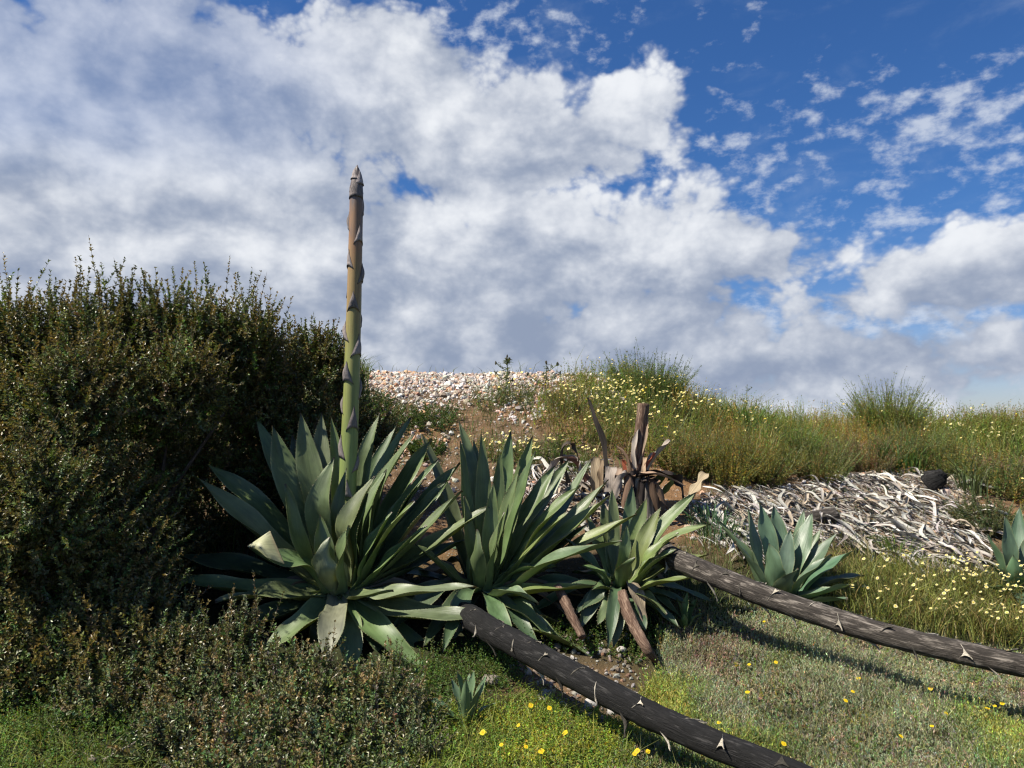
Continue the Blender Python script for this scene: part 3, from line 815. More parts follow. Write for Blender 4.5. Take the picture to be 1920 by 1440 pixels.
a5 = [
    (1884, 968, .10, 1893, 1040, .05, .14), (1850, 1000, -.05, 1876, 1060, -.05, .15), (1912, 950, .3, 1905, 1035, .2, .14), (1862, 1062, -.2, 1885, 1085, -.15, .13),
    (1950, 975, .1, 1925, 1045, .05, .14), (1990, 1010, .0, 1945, 1065, .0, .15), (1900, 1040, -.35, 1902, 1080, -.3, .15), (1850, 1100, -.3, 1885, 1108, -.22, .14),
    (1960, 1090, -.3, 1925, 1095, -.25, .14), (2010, 1060, -.1, 1950, 1082, -.1, .13), (1915, 1135, -.5, 1908, 1112, -.3, .13), (1868, 1030, .25, 1890, 1065, .15, .12),
]
agave('agave', 'agave at the far end of the dry leaf litter, above the grey fallen stalk', 1905, 1100, None, a5, (0, -.15, .98), hue=[.10, .16, .09], base_r=.08)
a6 = [
    (890, 1254, .05, 882, 1300, .03, .055), (915, 1263, .08, 895, 1310, .05, .055), (857, 1259, .0, 866, 1305, .0, .06), (903, 1285, -.08, 889, 1318, -.06, .055),
    (873, 1272, -.12, 873, 1315, -.10, .055), (792, 1306, .0, 832, 1325, .0, .06), (820, 1335, -.15, 845, 1343, -.1, .055), (845, 1270, .15, 860, 1310, .1, .05), (930, 1318, -.05, 902, 1332, -.05, .05), (880, 1262, .2, 878, 1310, .12, .05),
]
agave('agave', 'small young agave pup in the bright herbs below the big agave', 873, 1350, None, a6, (0, -.1, .99), hue=[.12, .19, .10], base_r=.03, scale_r=.8)
a7 = [
    (1290, 1108, .0, 1286, 1140, .0, .06), (1268, 1120, .0, 1278, 1148, .0, .055), (1306, 1122, .05, 1295, 1148, .03, .06), (1282, 1150, -.12, 1283, 1162, -.1, .05), (1318, 1150, -.05, 1300, 1160, -.05, .05), (1256, 1152, -.05, 1272, 1162, -.04, .05),
]
agave('agave', 'tiny agave pup in shade under the sprawling agave', 1285, 1172, None, a7, (0, -.1, .99), hue=[.12, .20, .08], base_r=.025, scale_r=.8)

# ------------------------------------------------------------------ fallen flower stalks
def fallen(name, label, pts, radii, mat, nscar, rscale=1.0, pale=(.42, .38, .31)):
    base = np.array(pts[0]); root = empty(name, tuple(base), label, 'fallen stalk')
    o, (C, T, U, W, r, L) = tube_obj('shaft', pts, radii, mat, root, n=150, k=18, rough=.030, origin=base)
    s = .12; k = 0
    while s < L[-1] - .1:
        i = min(int(np.searchsorted(L, s)), len(L) - 2)
        a0 = k * 2.4 + rng.normal(0, .3)
        nt, ns = 6, 7; half = rng.uniform(.45, 1.0); ln = rng.uniform(.035, .10); curl = rng.uniform(.3, 1.0)
        V, E = [], []
        for side in (0, 1):
            for q in range(nt):
                tt = q / (nt - 1); ss = np.linspace(-1, 1, ns); wid = half * (1 - tt) ** 2.6 + .03
                h = s + tt * ln * (1 - .55 * curl) - .025 * ss ** 2 * (1 - tt)
                ctr = np.stack([np.interp(h, L, C[:, d]) for d in range(3)], 1)
                rr = np.interp(h, L, r)
                lift = .002 + ln * curl * .75 * tt ** 1.7 + .004 * rng.normal(size=ns) * tt - .003 * side
                ang = a0 + ss * wid + .3 * tt * math.sin(k * 1.7)
                V.append(ctr + (U[i][None] * np.cos(ang)[:, None] + W[i][None] * np.sin(ang)[:, None]) * (rr + lift)[:, None] - np.array([0, 0, 1.0]) * .035 * curl * tt ** 2)
                E.append(np.stack([np.full(ns, tt), ss, np.full(ns, k * .37)], 1))
        V = np.concatenate(V) - base
        ii, jj = np.meshgrid(np.arange(nt - 1), np.arange(ns - 1), indexing='ij'); a = (ii * ns + jj).ravel()
        q1 = np.stack([a, a + 1, a + ns + 1, a + ns], 1); q2 = np.stack([a, a + ns, a + ns + 1, a + 1], 1) + nt * ns
        c_ = np.array(pale) * (rng.uniform(.75, 1.2) if rng.random() < .6 else rng.uniform(.12, .4))
        obj('bract', mesh_np('bract', V, [np.concatenate([q1, q2])], np.repeat(c_[None], len(V), 0), True, np.concatenate(E)), M['dry'], root)
        s += rng.uniform(.06, .13); k += 1
    return root


p = [at(838, 1128, 6.35), at(918, 1180, 5.42), at(1005, 1228, 4.90), at(1120, 1290, 4.42), at(1280, 1370, 3.96), at(1470, 1447, 3.55)]
d = unit(p[-1] - p[-3]); p.append(p[-1] + d * .7); p.append(p[-1] + d * .8)
p[-1][2] = float(H(p[-1][0], p[-1][1])) + .035
fallen('fallen_flower_stalk', 'charred black fallen flower stalk with pale bract scars, slanting over the ground cover', p, [.070, .088, .082, .074, .068, .064, .058, .05], 'char', 20)
p = [at(1222, 1026, 6.95), at(1275, 1052, 6.30), at(1420, 1112, 5.72), at(1560, 1160, 5.35), at(1720, 1205, 5.0), at(1935, 1252, 4.62)]
d = unit(p[-1] - p[-3]); p.append(p[-1] + d * .7); p.append(p[-1] + d * .8)
p[-1][2] = float(H(p[-1][0], p[-1][1])) + .035
fallen('fallen_flower_stalk', 'weathered grey fallen flower stalk with curled bract scars in front of the compact agave', p, [.092, .088, .080, .076, .070, .064, .058, .05], 'grey', 22)


def loose_log(label, pts, radii, mat, n=40, name='dead_stalk_piece', cat='dead stalk', rough=.07):
    base = np.array(pts[0])
    o, _ = tube_obj(name, pts, radii, mat, None, n=n, k=12, rough=rough, origin=base)
    o.location = base
    return tag(o, label, cat)


g = ground_at(1243, 1262)
loose_log('broken brown stalk leaning out of the agaves with its pale splintered end on the ground', [at(1165, 1112, 6.15), at(1185, 1165, 5.85), at(1212, 1215, 5.58), g + np.array([0, .02, .03])], [.036, .042, .038, .034, .012], 'brown', rough=.12)
loose_log('dark brown stalk stub in shade under the middle agave', [at(1045, 1100, 6.25), at(1068, 1145, 6.05), at(1092, 1195, 5.85)], [.036, .045, .038, .03], 'brown', rough=.12)
loose_log('grey-brown log lying on the dry leaf litter behind the compact agave', [at(1372, 1012, 8.0), at(1440, 992, 8.05), at(1520, 974, 8.15), at(1566, 964, 8.2)], [.055, .075, .08, .085, .075], 'grey')
loose_log('short blackened stump among the litter below the bank grass', [at(1740, 912, 9.25), at(1756, 900, 9.2), at(1768, 888, 9.2)], [.11, .12, .10, .07], 'char', n=14, rough=.16, name='charred_stump', cat='stump')

# ------------------------------------------------------------------ the dead agave with its cut stalk
def dead_agave():
    Y = 8.0
    g = ground_at(1195, 945); base = at(1195, 925, Y)
    root = empty('dead_agave', tuple(base), 'dead agave stump with sawn-off stalk, curled brown leaves and reddish bases', 'dead agave')
    A = np.array([0, 0, 1.0])
    tube_obj('stalk', [at(1188, 935, Y), at(1192, 880, Y), at(1200, 815, Y), at(1207, 757, Y)], [.085, .075, .062, .062], 'brown', root, n=40, k=16, rough=.03, origin=base)
    GRY, BRN, BLK, RED, TAN = [.30, .26, .22], [.17, .11, .075], [.045, .035, .03], [.36, .10, .055], [.38, .28, .19]
    def lf(pts, w, hue, **kw):
        kw.setdefault('fold', .45); add_blade(root, [at(*q) for q in pts], w, A, base, mat='dry', hue=hue, teeth=False, dead=True, n=24, wav=2.0, **kw)
    lf([(1138, 900, 8.0), (1132, 845, 7.98), (1118, 800, 7.97), (1102, 745, 8.0)], .085, BLK, fold=.9, twist=.9)
    lf([(1205, 890, 7.95), (1225, 860, 7.93), (1258, 826, 7.95)], .12, [.33, .28, .24], fold=.7, profile=([0, .3, .7, 1], [.8, 1, .9, .3]))
    lf([(1202, 892, 7.92), (1213, 873, 7.88), (1230, 850, 7.87)], .075, RED, fold=.5, profile=([0, .4, .8, 1], [.8, 1, 1, .6]))
    lf([(1175, 905, 7.95), (1170, 880, 7.92), (1166, 862, 7.95)], .10, RED, fold=.4, profile=([0, .5, 1], [1, 1, .8]))
    lf([(1185, 900, 7.9), (1175, 860, 7.88), (1155, 835, 7.95)], .06, BRN, fold=.9)
    lf([(1192, 880, 7.9), (1190, 850, 7.9), (1192, 828, 7.92), (1199, 800, 7.95)], .06, GRY, fold=.9)
    lf([(1200, 870, 7.9), (1210, 830, 7.9), (1215, 790, 7.96), (1209, 780, 7.96)], .03, TAN, fold=.6)
    # curled and hanging blades
    lf([(1195, 890, 7.85), (1235, 885, 7.75), (1262, 893, 7.7), (1278, 910, 7.7), (1282, 935, 7.7)], .13, BLK, fold=.3)
    lf([(1200, 888, 7.8), (1225, 888, 7.65), (1255, 897, 7.6), (1285, 912, 7.6)], .04, TAN, fold=.8)
    lf([(1232, 905, 7.95), (1248, 890, 7.9), (1262, 902, 7.9), (1240, 930, 7.85)], .12, [.16, .20, .06], fold=.3)
    lf([(1290, 938, 7.9), (1305, 915, 7.95), (1326, 888, 8.0)], .14, [.36, .29, .20], fold=.2, profile=([0, .4, .9, 1], [.7, 1, 1, .7]))
    for (x0, y0, x1, y1, x2, y2, w, h) in [
        (1185, 895, 1172, 930, 1168, 965, .10, BRN), (1195, 900, 1190, 940, 1196, 985, .09, TAN), (1205, 900, 1212, 940, 1216, 990, .10, GRY),
        (1210, 900, 1228, 930, 1236, 970, .09, BRN), (1180, 890, 1160, 905, 1150, 945, .09, GRY), (1200, 905, 1204, 935, 1204, 960, .07, BLK),
        (1178, 910, 1182, 935, 1174, 975, .10, TAN), (1215, 905, 1236, 915, 1252, 955, .08, BRN), (1190, 890, 1183, 910, 1186, 950, .12, BLK), (1206, 915, 1222, 950, 1222, 1000, .07, GRY)]:
        j = rng.uniform(-.08, .05)
        lf([(x0, y0, 7.9), ((x0 + x1) / 2 + 4, min(y0, y1) - 2, 7.8 + j), (x1, y1, 7.74 + j), (x2, y2, 7.74 + j)], w, h, fold=.5, twist=rng.normal(0, .6))
    # snapped blade bases beside it
    for (x, yb, yt, w, h, yy) in [(1117, 915, 858, .10, TAN, 7.95), (1128, 905, 862, .08, [.34, .25, .17], 8.05), (1147, 912, 876, .13, GRY, 7.85), (1160, 912, 878, .10, [.30, .22, .17], 7.9), (1208, 905, 858, .05, TAN, 7.85)]:
        lf([(x, yb + 10, yy), (x - 1, (yb + yt) / 2, yy), (x + 3, yt, yy + .03)], w, h, fold=.5, profile=([0, .5, 1], [1, .95, .9]))
    # looped and collapsed dry blades on the left
    lf([(1066, 905, 8.05), (1054, 860, 8.0), (1058, 835, 8.0), (1074, 834, 8.0), (1086, 862, 8.05)], .09, [.10, .075, .06], fold=.3)
    lf([(1030, 885, 8.05), (1052, 858, 8.0), (1085, 866, 7.95), (1090, 895, 7.9)], .12, [.40, .36, .30], fold=.3)
    lf([(1100, 900, 8.0), (1080, 868, 7.95), (1062, 866, 7.95), (1050, 890, 7.9)], .11, [.28, .14, .10], fold=.4)
    return root


dead_agave()

# ------------------------------------------------------------------ dry leaf litter
def in_poly(px, py, poly):
    poly = np.asarray(poly, float); n = len(poly); ins = np.zeros(px.shape, bool); j = n - 1
    for i in range(n):
        xi, yi = poly[i]; xj, yj = poly[j]
        cond = ((yi > py) != (yj > py)) & (px < (xj - xi) * (py - yi) / (yj - yi + 1e-12) + xi)
        ins ^= cond; j = i
    return ins


def scatter(n, xr, yr, poly=None, keep=None):
    """random ground points; poly in photo pixels of the ground point"""
    x = rng.uniform(*xr, n); y = rng.uniform(*yr, n); z = H(x, y)
    P = np.stack([x, y, z], 1)
    ok = np.ones(n, bool)
    if poly is not None:
        px, py = project(P); ok &= in_poly(px, py, poly)
    if keep is not None: ok &= keep(P)
    return P[ok]


LITTER = [(1330, 915), (1470, 912), (1560, 890), (1700, 880), (1790, 900), (1830, 960), (1840, 1010), (1800, 1075), (1660, 1050), (1560, 1010), (1480, 1020), (1400, 1040), (1290, 1010), (1280, 950)]
LITTER2 = [(985, 872), (1130, 868), (1180, 930), (1150, 985), (1000, 960), (960, 905)]


def litter():
    protos = []
    for k in range(14):
        L = rng.uniform(.3, .75); w = rng.uniform(.022, .048)
        z = rng.uniform(.02, .12)
        pts = [(0, 0, .01), (L * .3, rng.normal(0, .06), z), (L * .65, rng.normal(0, .08), rng.uniform(0, .10)), (L, rng.normal(0, .14), rng.uniform(-.04, .06))]
        base = np.array([[.52, .49, .45], [.60, .58, .54], [.42, .38, .34], [.42, .35, .27], [.26, .22, .19]][k % 5])
        V, polys, CC, E = blade_mesh(np.array(pts), w, np.array([0, 0, 1.0]), np.zeros(3), fold=rng.uniform(.2, .9), hue=base, n=11, teeth=False, dead=True, thick=.12, twist=rng.normal(0, .9), wav=2.5)
        me = mesh_np('dry_leaf', V, polys, CC, True, E); me.materials.append(M['dry']); me['tone'] = ['pale grey', 'bleached white', 'dull brown-grey', 'tan', 'dark brown'][k % 5]; protos.append(me)
    P = np.concatenate([scatter(1500, (.2, 5.5), (6.6, 10.2), LITTER)[:230], scatter(900, (-.2, 1.8), (6.8, 9.6), LITTER2)[:60]])
    nheap = len(P) - 60
    for i, q in enumerate(P):
        o = obj('dry_leaf', protos[rng.integers(len(protos))])
        e = .05; gx = float(H(q[0] + e, q[1]) - H(q[0] - e, q[1])) / (2 * e); gy = float(H(q[0], q[1] + e) - H(q[0], q[1] - e)) / (2 * e)
        nrm = Vector((-gx, -gy, 1)).normalized()
        a = rng.normal(-1.1, .6)                       # mostly slid downhill
        rot = nrm.to_track_quat('Z', 'Y').to_matrix() @ Matrix.Rotation(0, 3, 'Z')
        xdir = Vector((math.cos(a), math.sin(a), 0)); xdir = (xdir - nrm * xdir.dot(nrm)).normalized(); ydir = nrm.cross(xdir)
        rot = Matrix((xdir, ydir, nrm)).transposed() @ Matrix.Rotation(rng.normal(0, .25), 3, 'X')
        m4 = rot.to_4x4(); m4.translation = Vector((q[0], q[1], q[2] + rng.uniform(.0, .06)))
        o.matrix_world = m4 @ Matrix.Scale(rng.uniform(.7, 1.2), 4)
        tone = o.data['tone']
        if i < nheap: tag(o, tone + ' dry agave leaf in the litter heap below the bank grass', 'dry leaf', tone + ' dry leaves in the litter heap')
        else: tag(o, tone + ' dry agave leaf on the gravel beside the dead stump', 'dry leaf', tone + ' dry leaves beside the dead stump')
    # crumbled scraps too many to count
    P = np.concatenate([scatter(20000, (.2, 6.2), (6.4, 10.4), LITTER)[:6500], scatter(4000, (-.4, 1.9), (6.8, 9.8), LITTER2)[:900]])
    P[:, 2] += rng.uniform(.005, .05, len(P))
    D = rng.normal(0, 1, (len(P), 3)) * np.array([1, 1, .25]) + np.array([.7, -1.5, -.6])
    Nn = rng.normal(0, .35, (len(P), 3)) + np.array([0, -.3, 1])
    pal = np.array([[.50, .47, .43], [.58, .55, .51], [.36, .32, .28], [.38, .28, .18], [.22, .18, .15], [.54, .52, .49]])
    C = colours(len(P), pal[rng.integers(0, 6, len(P))], .18, .05)
    V, q, C4 = kite_leaves(P, D, Nn, rng.uniform(.12, .38, len(P)), rng.uniform(.007, .014, len(P)), C * .85, fold=.45, mid=.5)
    tag(obj('leaf_litter', mesh_np('leaf_litter', V, [q], C4, False, np.stack([V[:, 0], V[:, 1], V[:, 2]], 1)), M['dry']), 'crumbled scraps of dry agave leaves covering the slope', 'leaf litter', kind='stuff')


litter()

# ------------------------------------------------------------------ gravel and stones
ICO_V = np.array([(0, -1, 1.618), (0, 1, 1.618), (0, -1, -1.618), (0, 1, -1.618), (1.618, 0, 1), (-1.618, 0, 1), (1.618, 0, -1), (-1.618, 0, -1), (1, 1.618, 0), (-1, 1.618, 0), (1, -1.618, 0), (-1, -1.618, 0)]) / 1.902
ICO_F = np.array([(0, 4, 1), (0, 10, 4), (10, 6, 4), (6, 8, 4), (8, 1, 4), (8, 9, 1), (9, 5, 1), (5, 0, 1), (5, 11, 0), (11, 10, 0), (11, 2, 10), (2, 6, 10), (2, 3, 6), (3, 8, 6), (3, 9, 8), (3, 7, 9), (7, 5, 9), (7, 11, 5), (7, 2, 11), (7, 3, 2)])
STONE_PAL = np.array([[.52, .49, .44], [.44, .40, .35], [.38, .30, .24], [.45, .27, .17], [.60, .57, .53], [.30, .26, .22], [.50, .38, .30]])


def stones(P, size, C):
    n = len(P)
    V = ICO_V[None] * rng.uniform(.72, 1.2, (n, 12, 1)) * (size[:, None, None] * rng.uniform(.6, 1.15, (n, 1, 3)) * .5)
    a = rng.uniform(0, 6.28, n); ca, sa = np.cos(a)[:, None], np.sin(a)[:, None]
    V = np.stack([V[..., 0] * ca - V[..., 1] * sa, V[..., 0] * sa + V[..., 1] * ca, V[..., 2]], -1) + P[:, None]
    f = (ICO_F[None] + (np.arange(n) * 12)[:, None, None]).reshape(-1, 3)
    return V.reshape(-1, 3), f, np.repeat(C, 12, 0)


def gravel():
    crest = [(560, 640), (700, 684), (920, 700), (1170, 715), (1500, 745), (2300, 770), (2300, 800), (1500, 770), (1180, 770), (1000, 790), (960, 900), (1150, 900), (1180, 985), (1000, 1000), (800, 960), (700, 900), (560, 820)]
    P = scatter(34000, (-4, 5), (7.2, 13.6), crest, lambda q: (rng.random(len(q)) < np.clip(.48 + (q[:, 1] - 9.6) * .6 + bumps(q[:, 0] * 2, q[:, 1] * 2) * 14, .12, 1)) & (((q[:, 0] + .42) / .28) ** 2 + ((q[:, 1] - 9.9) / .7) ** 2 > 1 + rng.normal(0, .3, len(q))))[:15000]
    P2 = scatter(6000, (-6, 9), (11.8, 15.5))[:4200]
    P3 = scatter(1500, (-.2, 1.4), (4.6, 6.2), [(930, 1240), (1010, 1190), (1180, 1170), (1230, 1230), (1170, 1330), (1110, 1370), (1040, 1300)])[:330]
    P4 = scatter(5000, (1.4, 6.5), (7.2, 10.6), LITTER)[:900]
    P = np.concatenate([P, P2, P3, P4])
    sz = np.clip(np.exp(rng.normal(math.log(.042), .42, len(P))), .015, .13)
    P[:, 2] += sz * .15
    C = colours(len(P), STONE_PAL[rng.integers(0, 7, len(P))], .14, .04)
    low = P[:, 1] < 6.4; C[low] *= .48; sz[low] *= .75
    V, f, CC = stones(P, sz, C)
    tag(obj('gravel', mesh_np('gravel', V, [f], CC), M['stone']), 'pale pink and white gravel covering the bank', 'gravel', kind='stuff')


gravel()


def rocks():
    for (px, py, s, c) in [(1022, 1312, .085, 1), (1052, 1326, .05, 4), (1035, 1300, .045, 2), (1165, 1222, .055, 4), (1148, 1338, .05, 4), (1120, 1285, .06, 6), (1070, 1275, .05, 1), (1135, 1312, .06, 5),
                            (1108, 1325, .08, 4), (1100, 1345, .06, 6), (920, 1285, .10, 5), (1180, 1180, .07, 2), (1150, 1195, .06, 1)]:
        g = ground_at(px, py)
        V = ICO_V; F_ = ICO_F
        # one subdivision for the nearer stones
        verts = [tuple(v) for v in V]; cache = {}; nf = []
        def midp(a, b):
            k = (min(a, b), max(a, b))
            if k not in cache: cache[k] = len(verts); verts.append(tuple(unit((np.array(verts[a]) + np.array(verts[b])) / 2)))
            return cache[k]
        for a, b, c_ in F_:
            ab, bc, ca = midp(a, b), midp(b, c_), midp(c_, a); nf += [(a, ab, ca), (b, bc, ab), (c_, ca, bc), (ab, bc, ca)]
        vv = np.array(verts); vv = vv * (1 + .22 * np.sin(vv @ rng.normal(0, 2.4, (3, 3)) + rng.uniform(0, 6, 3)).mean(1, keepdims=True)) * rng.uniform(.93, 1.07, (len(vv), 1)) * np.array([1, .85, .7]) * s * .7
        o = obj('stone', mesh_np('stone', vv, [np.array(nf)], np.repeat(STONE_PAL[c][None] * .6, len(vv), 0), False), M['stone'], None, (g[0], g[1], g[2] + s * .25))
        o.rotation_euler = (0, 0, rng.uniform(0, 6))
        tag(o, 'rounded pale stone on the bare earth beside the charred fallen stalk', 'stone', 'stones on the bare earth by the charred stalk')


rocks()

# ------------------------------------------------------------------ shrubs
SHRUB = [.122, .136, .046]


def shrub(name, label, blobs, density, leafL, leafW, nleaf, shootL, base, tip=(.20, .15, .045), tipshare=.3, inner=.85, spikes=(), trunk=None):
    root_p = np.array(trunk[0][0][0]) if trunk else np.array(blobs[0][0])
    gz = float(H(root_p[0], root_p[1]))
    root = empty(name, (root_p[0], root_p[1], gz), label, 'shrub')
    lv, st = [], []
    cs = np.array([b[0] for b in blobs]); rs = np.array([b[1] for b in blobs])
    def sample(scale, dens):
        PP, NN = [], []
        for c, r in zip(cs, rs):
            area = 4 * math.pi * ((r[0] * r[1]) ** 1.6 / 3 + (r[0] * r[2]) ** 1.6 / 3 + (r[1] * r[2]) ** 1.6 / 3) ** (1 / 1.6)
            n = int(area * dens); u = rand_dirs(n)
            lump = 1 + .10 * np.sin(u @ rng.normal(0, 4, (3, 4)) + rng.uniform(0, 6, 4)).mean(1, keepdims=True) * 1.6
            Pn = c + u * r * scale * lump * rng.uniform(.86, 1.04, (n, 1))
            ins = np.zeros(n, bool)
            for c2, r2 in zip(cs, rs):
                if c2 is not c: ins |= (((Pn - c2) / (r2 * scale * .86)) ** 2).sum(1) < 1
            Nn = unit(u / r)
            okk = (~ins) & (Pn[:, 2] > H(Pn[:, 0], Pn[:, 1]) + .02) & ((Nn[:, 1] < .55) | (Nn[:, 2] > .2))
            if scale > .9:      # bare pockets between the leafy clumps
                okk &= (bumps(Pn[:, 0] * 2.1 + Pn[:, 2] * 1.3, Pn[:, 2] * 2.4 + Pn[:, 1]) * 24 + rng.normal(0, .25, n)) > -.55
            PP.append(Pn[okk]); NN.append(Nn[okk])
        return np.concatenate(PP), np.concatenate(NN)
    for scale, dens, nl in ((1.0, density, nleaf), (.80, density * inner, nleaf), (.55, density * inner * .6, int(nleaf * .8))):
        P, Nn = sample(scale, dens)
        D = Nn * .9 + np.array([0, 0, .55]) + rng.normal(0, .38, P.shape)
        D = unit(D); L = shootL * rng.uniform(.55, 1.3, len(P))
        P = P - D * L[:, None] * .62
        a, b = shoots(P, D, L, nl, leafL, leafW, base, tip, tipshare=tipshare); lv.append(a); st.append(b)
    if len(spikes):
        # tall leading shoots that break the outline
        S = np.array([s[:3] for s in spikes]); n = len(S)
        ln = np.array([s[3] for s in spikes])
        for rep in range(7):
            D = unit(np.array([0, 0, 1.0]) + rng.normal(0, .08 + .025 * rep, (n, 3))); L = ln * rng.uniform(.85, 1.0, n) * (1 - .085 * rep)
            P = S - np.array([0, 0, 1]) * ln[:, None] + rng.normal(0, .016 * rep * min(1., leafL / .04), (n, 3))
            a, b = shoots(P, D, L, int(nleaf * 1.8), leafL, leafW, base, tip, up=.1, t0=.02, tipshare=tipshare); lv.append(a); st.append(b)
    leaves_obj(root, lv, 'foliage', 'shrub')
    # woody branches from the foot up into the crown
    if trunk:
        for pts, rad in trunk:
            tube_obj('trunk', pts, rad, 'twig', root, n=24, k=8, rough=.06, origin=np.array(root.location))
    stems_obj(root, st)
    return root


def B(px, py, Y, rx, ry, rz): return (at(px, py, Y), np.array([rx, ry, rz]))


def limb(a, b, r0, r1):
    a, b = np.array(a), np.array(b); m_ = (a + b) / 2 + rng.normal(0, .12, 3)
    return ([a, a * .7 + m_ * .3 + rng.normal(0, .04, 3), m_, b], [r0, r0 * .8, r1 * 1.3, r1])


sb = [B(60, 850, 6.3, .95, .9, 1.18), B(205, 810, 6.5, .80, .85, 1.1), B(385, 770, 7.15, .70, .55, .80), B(400, 930, 7.45, .65, .4, .9), B(40, 1120, 5.5, .95, .7, .85), B(140, 1060, 5.7, .72, .65, .9),
      B(-250, 900, 6.0, 1.2, 1.0, 1.4), B(235, 1000, 6.7, .60, .5, .85), B(110, 660, 6.6, .9, .7, .42), B(330, 655, 6.9, .75, .6, .40), B(470, 685, 7.1, .32, .4, .56), B(240, 1230, 5.3, .55, .45, .42), B(60, 1290, 5.1, .7, .45, .5), B(-40, 1330, 4.8, .5, .35, .4), B(200, 1300, 5.0, .5, .35, .4),
      B(150, 760, 5.7, .45, .35, .5), B(330, 740, 6.1, .4, .3, .4), B(70, 960, 5.1, .4, .3, .45), B(480, 830, 7.4, .45, .35, .6), B(300, 1080, 7.0, .5, .35, .5)]
sp = []
for (px, py, Y, ln) in [(60, 463, 6.3, .75), (32, 488, 6.3, .6), (92, 508, 6.3, .5), (5, 535, 6.2, .5), (150, 505, 6.5, .5), (200, 493, 6.5, .55), (245, 510, 6.5, .5), (280, 500, 6.6, .55), (322, 517, 6.6, .5), (345, 522, 6.6, .5),
                        (392, 513, 6.7, .6), (418, 522, 6.7, .6), (452, 532, 6.8, .65), (470, 530, 6.8, .7), (500, 555, 6.8, .6), (520, 560, 6.9, .65), (175, 520, 6.4, .5), (228, 515, 6.5, .5), (300, 520, 6.6, .5), (370, 540, 6.7, .5), (510, 600, 7.0, .5), (-80, 520, 6.1, .6), (-160, 500, 6.1, .7), (485, 575, 6.9, .5), (435, 560, 6.8, .5), (120, 545, 6.4, .4)]:
    q = at(px, py - (26 if px > 130 else 14), Y); sp.append((*q, ln * 1.3))
f0 = np.array([-3.2, 5.9, float(H(-3.2, 5.9))])
tr = [limb(f0 + rng.normal(0, .15, 3) * [1, 1, 0] - [0, 0, .05], at(px, py, Y), .05, .012) for px, py, Y in [(60, 700, 6.3), (200, 650, 6.5), (330, 700, 6.6), (430, 760, 6.8), (130, 900, 5.8), (-200, 750, 6.0), (300, 950, 6.4)]]
shrub('evergreen_shrub', 'tall dark evergreen shrub with small glossy leaves and upright shoots', sb, 92, .044, .025, 42, .36, SHRUB, spikes=sp, trunk=tr, tipshare=.35)

sb2 = [B(590, 740, 7.7, .42, .4, .62), B(530, 790, 7.6, .45, .4, .55), B(630, 780, 7.8, .36, .35, .5), B(560, 900, 7.3, .6, .4, .6), B(690, 830, 8.0, .35, .3, .35)]
sp2 = [(*at(px, py, 7.7), ln) for px, py, ln in [(548, 590, .45), (575, 597, .4), (592, 602, .4), (617, 597, .45), (640, 608, .4), (602, 618, .4), (560, 612, .4), (632, 630, .4)]]
f2 = np.array([-2.0, 7.6, float(H(-2.0, 7.6))])
tr2 = [limb(f2 - [0, 0, .05], at(px, py, 7.7), .03, .01) for px, py in [(550, 700), (600, 690), (640, 720)]]
shrub('evergreen_shrub', 'smaller evergreen shrub behind the standing flower stalk', sb2, 105, .044, .025, 40, .34, SHRUB, spikes=sp2, trunk=tr2, tipshare=.2)

sb3 = [B(420, 1320, 4.75, .42, .34, .30), B(560, 1330, 4.6, .40, .3, .30), B(690, 1350, 4.5, .36, .28, .26), B(330, 1270, 4.95, .30, .26, .28), B(300, 1360, 4.6, .28, .22, .2), B(480, 1400, 4.3, .3, .2, .18), B(640, 1420, 4.2, .3, .2, .15), B(770, 1380, 4.45, .2, .2, .18),
       B(455, 1210, 4.95, .13, .12, .2), B(730, 1290, 4.8, .16, .14, .16), B(340, 1420, 4.2, .28, .2, .24), B(480, 1440, 4.1, .3, .25, .26), B(630, 1440, 4.1, .3, .25, .26), B(760, 1440, 4.1, .22, .2, .2), B(420, 1500, 3.8, .3, .25, .22), B(580, 1510, 3.8, .3, .25, .22), B(720, 1510, 3.8, .25, .22, .18), B(200, 1330, 4.7, .3, .25, .25), B(560, 1400, 4.3, .35, .25, .25)]
sp3 = [(*at(px, py - 12, Y), ln * 1.25) for px, py, Y, ln in [(340, 1163, 5.0, .28), (386, 1178, 4.95, .26), (435, 1100, 4.95, .42), (490, 1098, 4.95, .42), (462, 1140, 4.95, .32), (515, 1195, 4.75, .28), (560, 1200, 4.75, .28), (600, 1215, 4.7, .24), (700, 1240, 4.75, .26), (650, 1260, 4.6, .22), (400, 1200, 4.9, .26), (480, 1170, 4.9, .3), (290, 1220, 5.0, .3), (740, 1225, 4.8, .25)]]
f3 = np.array([-1.6, 4.7, float(H(-1.6, 4.7))])
tr3 = [limb(f3 - [0, 0, .03], at(px, py, 4.7), .018, .006) for px, py in [(380, 1270), (480, 1260), (560, 1290), (640, 1320)]]
shrub('evergreen_shrub', 'low bronze-tipped shrub spreading in front of the big agave', sb3, 200, .035, .020, 34, .22, [.130, .148, .062], tip=(.24, .17, .07), spikes=sp3, trunk=tr3, tipshare=.14)

# fallen dry branch at the foot of the big shrub
def dry_branch():
    base = ground_at(180, 1436)
    root = empty('dry_branch', tuple(base), 'bare pale dead branch forked on the ground under the dark shrub', 'branch')
    e1 = at(105, 1362, 4.5); e2 = at(268, 1384, 4.25)
    for a, b, r in ((base + [0, 0, .03], e1, .016), (base + [.03, 0, .02], e2, .013), (at(150, 1405, 4.3), at(135, 1330, 4.7), .007), (at(125, 1380, 4.4), at(60, 1372, 4.5), .007), (at(170, 1425, 4.2), at(152, 1440, 4.0), .008)):
        m_ = (a + b) / 2 + rng.normal(0, .015, 3)
        tube_obj('branch', [a, m_, b], [r, r * .8, r * .5], 'pale', root, n=14, k=7, rough=.06, origin=base)


